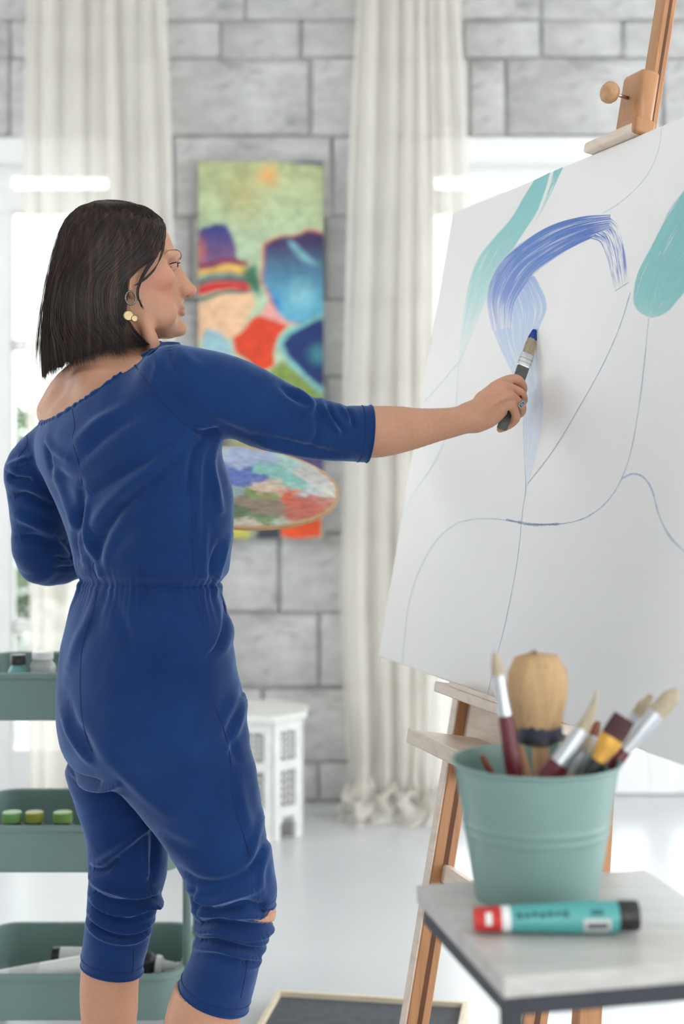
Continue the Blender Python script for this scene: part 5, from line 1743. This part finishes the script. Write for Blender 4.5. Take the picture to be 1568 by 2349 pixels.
# eyes, brows, lashes
m_eye = plain('shaded_eye_white', C(176, 168, 162), .15, var=.02)  # eyeball colour darkened to carry the shadow on the eye
m_iris = plain('iris', C(52, 44, 40), .2, var=.2)
m_hairl = plain('brow_hair', C(122, 88, 70), .8, var=.2)
m_lash = plain('lash', C(22, 18, 18), .8, var=.1)
for sd in (1, -1):
    c_ = H(386.2, 611, .0305 * sd)
    ev, ef = lathe_geo([(.0118 * math.sin(a_), -.0118 * math.cos(a_)) for a_ in np.linspace(.05, np.pi - .05, 16)], 24, axis_frame(hf + hs * .15 * sd), c_)
    ev = (ev - c_) * np.array([1, 1, .50]) + c_
    ey = mesh_obj('eyeball', ev, ef, m_eye, skin, smooth=True)
    iv, if_ = lathe_geo([(.0085, -.0035), (.0075, .0), (.0058, .0018), (.002, .0028)], 20, axis_frame(hf + hs * .02 * sd), c_ + hf * .0095)
    mesh_obj('iris', (iv - c_) * np.array([1, 1, .52]) + c_, if_, m_iris, ey, smooth=True)
    for (rows_, r_, mm, nm) in (([(393.5, 605, .022), (398.5, 606.5, .031), (391, 606.5, .041), (380, 611.5, .0470)], [.0008, .0013, .0014, .0007], m_lash, 'upper_lashes'),
                                ([(395, 615.5, .028), (389, 618, .038), (382, 615.5, .045)], [.0004, .0006, .0004], m_lash, 'lower_lashes')):
        tube(nm, catmull([H(a_, b_, s_ * sd) for a_, b_, s_ in rows_], 14), np.interp(np.linspace(0, 1, 14), np.linspace(0, 1, len(r_)), r_), mm, skin, 6)
    lv = []
    for q_ in np.linspace(0, 1, 16):
        b0 = catmull([H(396.5, 605.5, .024 * sd), H(399, 607, .031 * sd), H(391, 607, .041 * sd), H(383, 610, .0460 * sd)], 16)[int(q_ * 15)]
        e0 = b0 + hf * .006 + hs * sd * (.001 + .005 * q_) + np.array([0, 0, .002])
        lv.append(tube_geo([b0, (b0 + e0) / 2 - [0, 0, .0006], e0], [.00035, .00028, .0001], 4))
    V, Fc = join_geo(lv); mesh_obj('lashes', V, Fc, m_lash, skin)['kind'] = 'stuff'
    bp = []
    for a_, b_, s_ in catmull(np.array([(402.5, 588, .012), (402, 584, .020), (395, 580, .034), (382, 582.5, .048), (367, 590, .058)]), 22):
        p_ = H(a_, b_, s_ * sd)
        g_, d_ = grad(body, p_[None].astype(np.float32)); p_ = p_ - (d_[0] - .0002) * g_[0] / max(np.linalg.norm(g_[0]), .3) ** 2
        bp.append(p_)
    tube('eyebrow', np.array(bp), .0010 * np.interp(np.linspace(0, 1, 22), [0, .2, .5, 1], [.9, 1.1, .9, .3]), m_hairl, skin, 6)

# hair: bob with a clean ends line
hrow = np.array([(463, 236, 268, .010), (466, 222, 288, .026), (471, 205, 312, .044), (480, 186, 338, .058), (494, 167, 360, .069), (510, 154, 374, .076), (540, 141, 384, .084), (580, 131, 390, .0885), (620, 123, 392, .0905), (660, 116, 392, .0915), (700, 111, 392, .0915), (740, 107, 390, .091), (780, 104, 388, .090), (820, 103, 384, .089), (880, 106, 380, .089)], float)
fedge = np.array([(463, 268), (480, 338), (505, 372), (530, 370), (560, 366), (590, 352), (615, 330), (635, 304), (655, 286), (680, 279), (710, 279), (740, 284), (765, 296), (785, 316), (800, 332), (880, 350)], float)


def hair_pt(q, py, off=0.0):
    """q 0..1 runs from the near temple round the back of the head to the far temple"""
    py = np.asarray(py, float); q = np.asarray(q, float)
    bk_, ft_, w_ = [np.interp(py, hrow[:, 0], hrow[:, c]) for c in (1, 2, 3)]
    fe = np.interp(py, fedge[:, 0], fedge[:, 1])
    c_ = (bk_ + ft_) / 2; a_ = (ft_ - bk_) / 2
    phi0 = np.arccos(np.clip((fe - c_) / a_, -1, 1))
    phi = phi0 + q * (2 * np.pi - 2 * phi0)
    pw = 2.25
    cs, sn = np.cos(phi), np.sin(phi)
    rr = (np.abs(cs) ** pw + np.abs(sn) ** pw) ** (-1 / pw)
    X0 = (270 - 784) / F * HY
    f_ = ((c_ + a_ * cs * rr - 784) / F * HY - X0) / hf[0]
    s_ = w_ * sn * rr
    z_ = CZ + (HOR - py) / F * HY
    nx = cs * rr; ny = sn * rr
    base = np.stack([X0 + hf[0] * (f_ + off * nx) + hs[0] * (s_ + off * ny), HY + hf[1] * (f_ + off * nx) + hs[1] * (s_ + off * ny), z_ + off * .5 * (py < 500)], -1)
    return base


def hend(q): return 14 * vnoise(np.stack([np.asarray(q) * 40, np.asarray(q) * 0 + .5, np.asarray(q) * 0 + .5], -1), 77) + np.interp(q, [0, .06, .16, .28, .40, .5, .6, .8, 1], [797, 806, 822, 836, 850, 858, 850, 830, 800])


t = NT('dark_brown_hair')
f1 = t.noise(1, 5, .6, (160, 160, 4))
t.l(t.ramp(f1, [(.3, C(20, 14, 13)), (.52, C(46, 30, 25)), (.8, C(104, 72, 54))]), t.b.inputs['Base Color'])
t.set(Roughness=.33)
t.b.inputs['Specular IOR Level'].default_value = .42
t.b.inputs['Anisotropic'].default_value = .6
m_hair = t.m
nq, nr = 120, 50
qs = np.linspace(0, 1, nq)
V = []
for i in range(nr):
    e_ = hend(qs) - 6
    py = 463 + (e_ - 463) * (i / (nr - 1)) ** 1.35
    V.append(hair_pt(qs, py, -.0045 + .0012 * np.sin(qs * 260 + 3 * np.sin(py / 60))))
HV, HF = np.concatenate(V), grid_faces(nq, nr).tolist()
gs = [(HV, HF)]
hr = np.random.default_rng(11)


def strand(q, y0, y1, off0, off1, rad, sway=0.0, m=13):
    tt = np.linspace(0, 1, m)
    py = y0 + (y1 - y0) * tt ** 1.25
    ph = hr.uniform(0, 6.28)
    qq = q + sway * tt ** 2 + .0025 * np.sin(tt * 5 + ph)
    pts = hair_pt(np.clip(qq, 0, 1), py, off0 + (off1 - off0) * tt)
    r_ = rad * np.interp(tt, [0, .1, .8, 1], [.5, 1, .9, .15])
    return tube_geo(pts, r_, 3, cap=False)


for _ in range(5200):
    q = hr.uniform(0, 1) if hr.random() < .35 else hr.uniform(0, .55)
    gs.append(strand(q, 463 + hr.uniform(0, 6) if hr.random() < .8 else hr.uniform(470, 620), hend(q) + hr.normal(0, 7), hr.uniform(-.004, .0012), hr.uniform(-.005, .0016), hr.uniform(.0004, .0008), hr.normal(0, .006)))
for _ in range(120):                         # flyaways at the back
    q = hr.uniform(.25, .55)
    gs.append(strand(q, hr.uniform(480, 700), hend(q) + hr.normal(-15, 25), .0, hr.uniform(.001, .012), .0003, hr.normal(0, .01)))
# front locks falling past the cheek
for k_ in range(70):
    u_ = hr.uniform(0, 1)
    a_ = np.array([(368 - 6 * u_, 515 + 25 * u_, .030), (362 - 5 * u_, 560, .058), (350 - 12 * u_, 600, .071), (325 - 8 * u_, 640, .080), (310 - 6 * u_, 675, .084), (311 - 5 * u_, 700, .083), (320 - 8 * u_ + hr.normal(0, 2), 722 - 25 * u_, .078)])
    pts = catmull([H(x_, y_, s_ + .004 * u_) for x_, y_, s_ in a_], 16)
    gs.append(tube_geo(pts, .0007 * np.interp(np.linspace(0, 1, 16), [0, .2, .7, 1], [.6, 1, .9, .1]), 3, cap=False))
for k_ in range(24):
    u_ = hr.uniform(0, 1)
    a_ = np.array([(371 - 3 * u_, 520, .028), (370 - 4 * u_, 560, .052), (362 - 4 * u_, 595, .066), (345, 625 + 5 * u_, .077), (322, 650 + 6 * u_, .084), (300, 668, .086)])
    gs.append(tube_geo(catmull([H(x_, y_, s_) for x_, y_, s_ in a_], 14), .0008, 3, cap=False))
for k_ in range(150):                         # lock under the ear curving to the collar
    u_ = hr.uniform(0, 1)
    a_ = np.array([(292 - 20 * u_, 640, .087), (284 - 22 * u_, 700, .090), (283 - 22 * u_, 745, .090), (298 - 22 * u_, 775, .086), (318 - 20 * u_, 790 + 8 * u_, .078), (334 - 26 * u_ + hr.normal(0, 3), 797 + 8 * u_, .070)])
    gs.append(tube_geo(catmull([H(x_, y_, s_ + hr.uniform(-.003, .003)) for x_, y_, s_ in a_], 14), .0007 * np.interp(np.linspace(0, 1, 14), [0, .2, .8, 1], [.6, 1, 1, .1]), 3, cap=False))
V, Fc = join_geo(gs)
hair = mesh_obj('hair', V, Fc, m_hair, person, smooth=True)
hair['label'] = 'straight dark brown bob'

# earring
m_goldj = plain('gold', C(176, 156, 116), .36, 1.0, var=.15, bump=.5, bscale=250, bdist=.002)
m_silv = plain('dark_silver', C(120, 116, 112), .3, 1.0, var=.4, vscale=500)
ec = H(291, 697, .092)
ring_p = [ec + hf * .0085 * math.cos(a_) + np.array([0, 0, .0110 * math.sin(a_)]) for a_ in np.linspace(0, 2 * np.pi, 40, endpoint=False)]
hoop = tube('earring', np.array(ring_p), .0016 * (1 + .35 * np.sin(np.arange(40) * 2.2)), m_silv, person, 8, closed=True)
hoop['label'] = 'twisted hoop earring with hanging gold discs'
tube('link', [ec - [0, 0, .011], ec - [0, 0, .022]], .0008, m_goldj, hoop, 6)
for (dx, dz, r_) in ((-.0035, -.0295, .0088), (.0060, -.0340, .0056)):
    lathe('disc', [(r_ * .3, -.0022), (r_ * .85, -.0018), (r_, 0), (r_ * .85, .0018), (r_ * .3, .0022)], m_goldj, hoop, 24, axis_frame(hs + hf * .2), ec + hf * dx + np.array([0, 0, dz]) + hs * .001)
# ring on the ring finger
rc = P(1188, 922, 2.4545); rd = P(1196, 930, 2.4615) - P(1181, 915, 2.449); rd /= np.linalg.norm(rd)
R_ = axis_frame(rd)
lathe('finger_ring', [(.0108, -.0036), (.0118, -.0034), (.0119, 0), (.0118, .0034), (.0108, .0036), (.0104, 0), (.0108, -.0036)], m_goldj, person, 32, R_, rc, cap=False)
ob = bpy.data.objects['finger_ring']
nS = np.array([.35, -1.0, -.35]); nS -= rd * (nS @ rd); nS /= np.linalg.norm(nS)
RSt = frame(rd, nS, np.cross(rd, nS)); st_c = rc + nS * .0112
for (r_, mm) in ((.0062, plain('pale_enamel', C(150, 180, 190), .3, var=.1)), (.0046, plain('navy_enamel', C(30, 44, 70), .3, var=.1)), (.0028, plain('light_enamel', C(170, 190, 215), .3)), (.0015, plain('dark_enamel', C(30, 44, 70), .3))):
    box('stone', st_c + nS * (.0065 - r_) * .25, (r_ * 1.35, .0016, r_ * 2.0), mm, ob, RSt, .0006)

# ------------------------------------------------------------------ brush in her hand
bA, bT = P(1150, 984, 2.462), TIP
bd = (bT - bA); BL = np.linalg.norm(bd); bd /= BL
sdv = np.cross(bd, [0, -1, 0]); sdv /= np.linalg.norm(sdv)
fwv = np.cross(sdv, bd)
RB = frame(sdv, fwv, bd)
hb = thing('flat_brush', 'flat paint brush with black handle held against the canvas', 'brush', bA)
m_bh = plain('grey_black_lacquer', C(78, 80, 76), .38, var=.35, vscale=60)
V, Fc = box_geo((0, 0, 0), (.021, .0085, BL * .62), None, .0025, 3)
k_ = (V[:, 2] / (BL * .62) + .5)
V[:, 0] *= .86 + .2 * k_
mesh_obj('handle', V @ RB.T + bA + bd * BL * .31, Fc, m_bh, hb, smooth=True, sharp=50)
V, Fc = box_geo((0, 0, 0), (.0235, .0105, .030), None, .003, 3)
fe_ = mesh_obj('ferrule', V @ RB.T + bA + bd * (BL * .62 + .013), Fc, plain('silver_ferrule', C(205, 206, 206), .25, .9, var=.08), hb, smooth=True, sharp=50)
for o_ in (-.006, .002):
    V, Fc = box_geo((0, 0, o_), (.0245, .0115, .0016), None, .0005)
    mesh_obj('crimp', V @ RB.T + bA + bd * (BL * .62 + .013), Fc, m_steel, fe_)
b0 = BL * .62 + .027
gs, gb = [], []
for i in range(220):
    u_, v_ = hr.uniform(-1, 1), hr.uniform(-1, 1)
    p0 = bA + bd * b0 + sdv * u_ * .0100 + fwv * v_ * .0040
    e_ = bT + sdv * (u_ * .0045 + hr.normal(0, .0006)) + fwv * v_ * .002 - bd * hr.uniform(.0, .006) + N * .0008
    pm = (p0 + e_) / 2 + sdv * u_ * .0022
    c3 = catmull([p0, pm, e_], 7)
    gs.append(tube_geo(c3, np.linspace(.0009, .0003, 7), 3))
    if hr.random() < .75: gb.append(tube_geo(c3[4:] + fwv * .0003, np.linspace(.0011, .0007, 3), 3))
V, Fc = join_geo(gs); bo = mesh_obj('bristles', V, Fc, m_bris, hb); bo['kind'] = 'stuff'
V, Fc = join_geo(gb); bo = mesh_obj('wet_paint', V, Fc, plain('wet_blue_paint', C(28, 66, 150), .2, var=.1), hb); bo['kind'] = 'stuff'

# ------------------------------------------------------------------ palette
pal = thing('painters_palette', 'oval wooden palette covered in mixed paint, held at her waist', 'palette', PC)
nr_, na = 46, 150
aa = np.linspace(0, 2 * np.pi, na, endpoint=False)
rr = np.linspace(0, 1, nr_)
gp = np.stack([np.outer(rr, np.cos(aa)), np.outer(rr, np.sin(aa))], -1).reshape(-1, 2)
spots = [(.05, .22, (92, 116, 190)), (-.25, .3, (92, 116, 190)), (.0, .62, (170, 182, 214)), (-.3, .7, (186, 196, 214)), (.38, .30, (134, 196, 186)), (.55, .12, (150, 204, 192)), (.55, .62, (168, 208, 200)), (.72, .45, (206, 204, 200)), (.65, .02, (206, 216, 220)), (.80, -.02, (228, 226, 214)),
         (.34, -.02, (226, 200, 176)), (.48, -.18, (224, 96, 52)), (.65, -.34, (210, 104, 84)), (.82, -.22, (206, 130, 116)), (.55, -.55, (206, 108, 88)), (.18, -.20, (130, 156, 84)), (.1, -.42, (146, 126, 110)), (.33, -.52, (150, 130, 112)), (-.1, -.3, (150, 176, 180)),
         (.3, -.74, (110, 142, 88)), (.52, -.80, (196, 204, 184)), (.05, -.72, (88, 112, 80)), (.1, -.9, (226, 214, 190)), (-.3, -.2, (224, 216, 200)), (-.6, .2, (200, 160, 110)), (-.7, -.4, (198, 158, 108)), (-.35, -.6, (214, 200, 170))]
g3 = np.concatenate([gp * 5, np.zeros((len(gp), 1))], 1)
gw = gp + .10 * np.stack([vnoise(g3, 21), vnoise(g3 + 5, 22)], 1) + .05 * np.stack([vnoise(g3 * 3, 23), vnoise(g3 * 3 + 5, 24)], 1)
dm = np.stack([np.hypot(gw[:, 0] - a_, (gw[:, 1] - b_) * .8) for a_, b_, _ in spots], 1)
wt = np.exp(-(dm / .06) ** 1.5 + (dm.min(1)[:, None] / .06) ** 1.5)
wt /= wt.sum(1)[:, None]
pc_ = wt @ np.array([lin(*c_) for _, _, c_ in spots])
pc_ *= (1 + .22 * vnoise(g3 * 4.0, 31))[:, None]
rim_ = np.clip((np.hypot(gp[:, 0], gp[:, 1]) + .03 * vnoise(g3 * 2, 9) - .95) / .02, 0, 1)[:, None]
pc_ = pc_ * (1 - rim_) + lin(204, 164, 118) * rim_
relief = (.0022 + .0016 * vnoise(g3 * 2.2, 41) + .0012 * vnoise(g3 * 6, 42)) * (1 - rim_[:, 0])
hd = np.hypot((gp[:, 0] - hole[0]) * PA, (gp[:, 1] - hole[1]) * PB)
PV = PC + gp[:, :1] * PA * pe1 + gp[:, 1:] * PB * pe2 + (np.maximum(relief, 0) + .0032)[:, None] * pn_
PQ = np.concatenate([grid_faces(na, nr_, wrap=True)])
PQ = PQ[~(hd[PQ] < .015).any(1)][:, ::-1]
pt = fast_mesh('paint_layer', PV, PQ, vcol_mat('palette_paint', .35, .4, 90, .003), pal)
set_vcol(pt, np.clip(pc_, 0, 1))
m_pw = wood('palette_wood', C(188, 142, 94), C(206, 164, 116), (6, 60, 60), .4)
no, ni = 96, 96
V, Fc = [], []
ao = np.linspace(0, 2 * np.pi, no, endpoint=False)
outer = np.stack([np.cos(ao), np.sin(ao)], 1)
inner = np.stack([hole[0] + .016 / PA * np.cos(ao), hole[1] + .016 / PB * np.sin(ao)], 1)
for loop_, w_ in ((outer, -.003), (outer, .003), (inner, .003), (inner, -.003)):
    V += [onPal(a_, b_, w_) for a_, b_ in loop_]
for k_ in range(4):
    k2 = (k_ + 1) % 4
    Fc += [[k_ * no + j, k_ * no + (j + 1) % no, k2 * no + (j + 1) % no, k2 * no + j] for j in range(no)]
mesh_obj('palette_board', V, Fc, m_pw, pal)
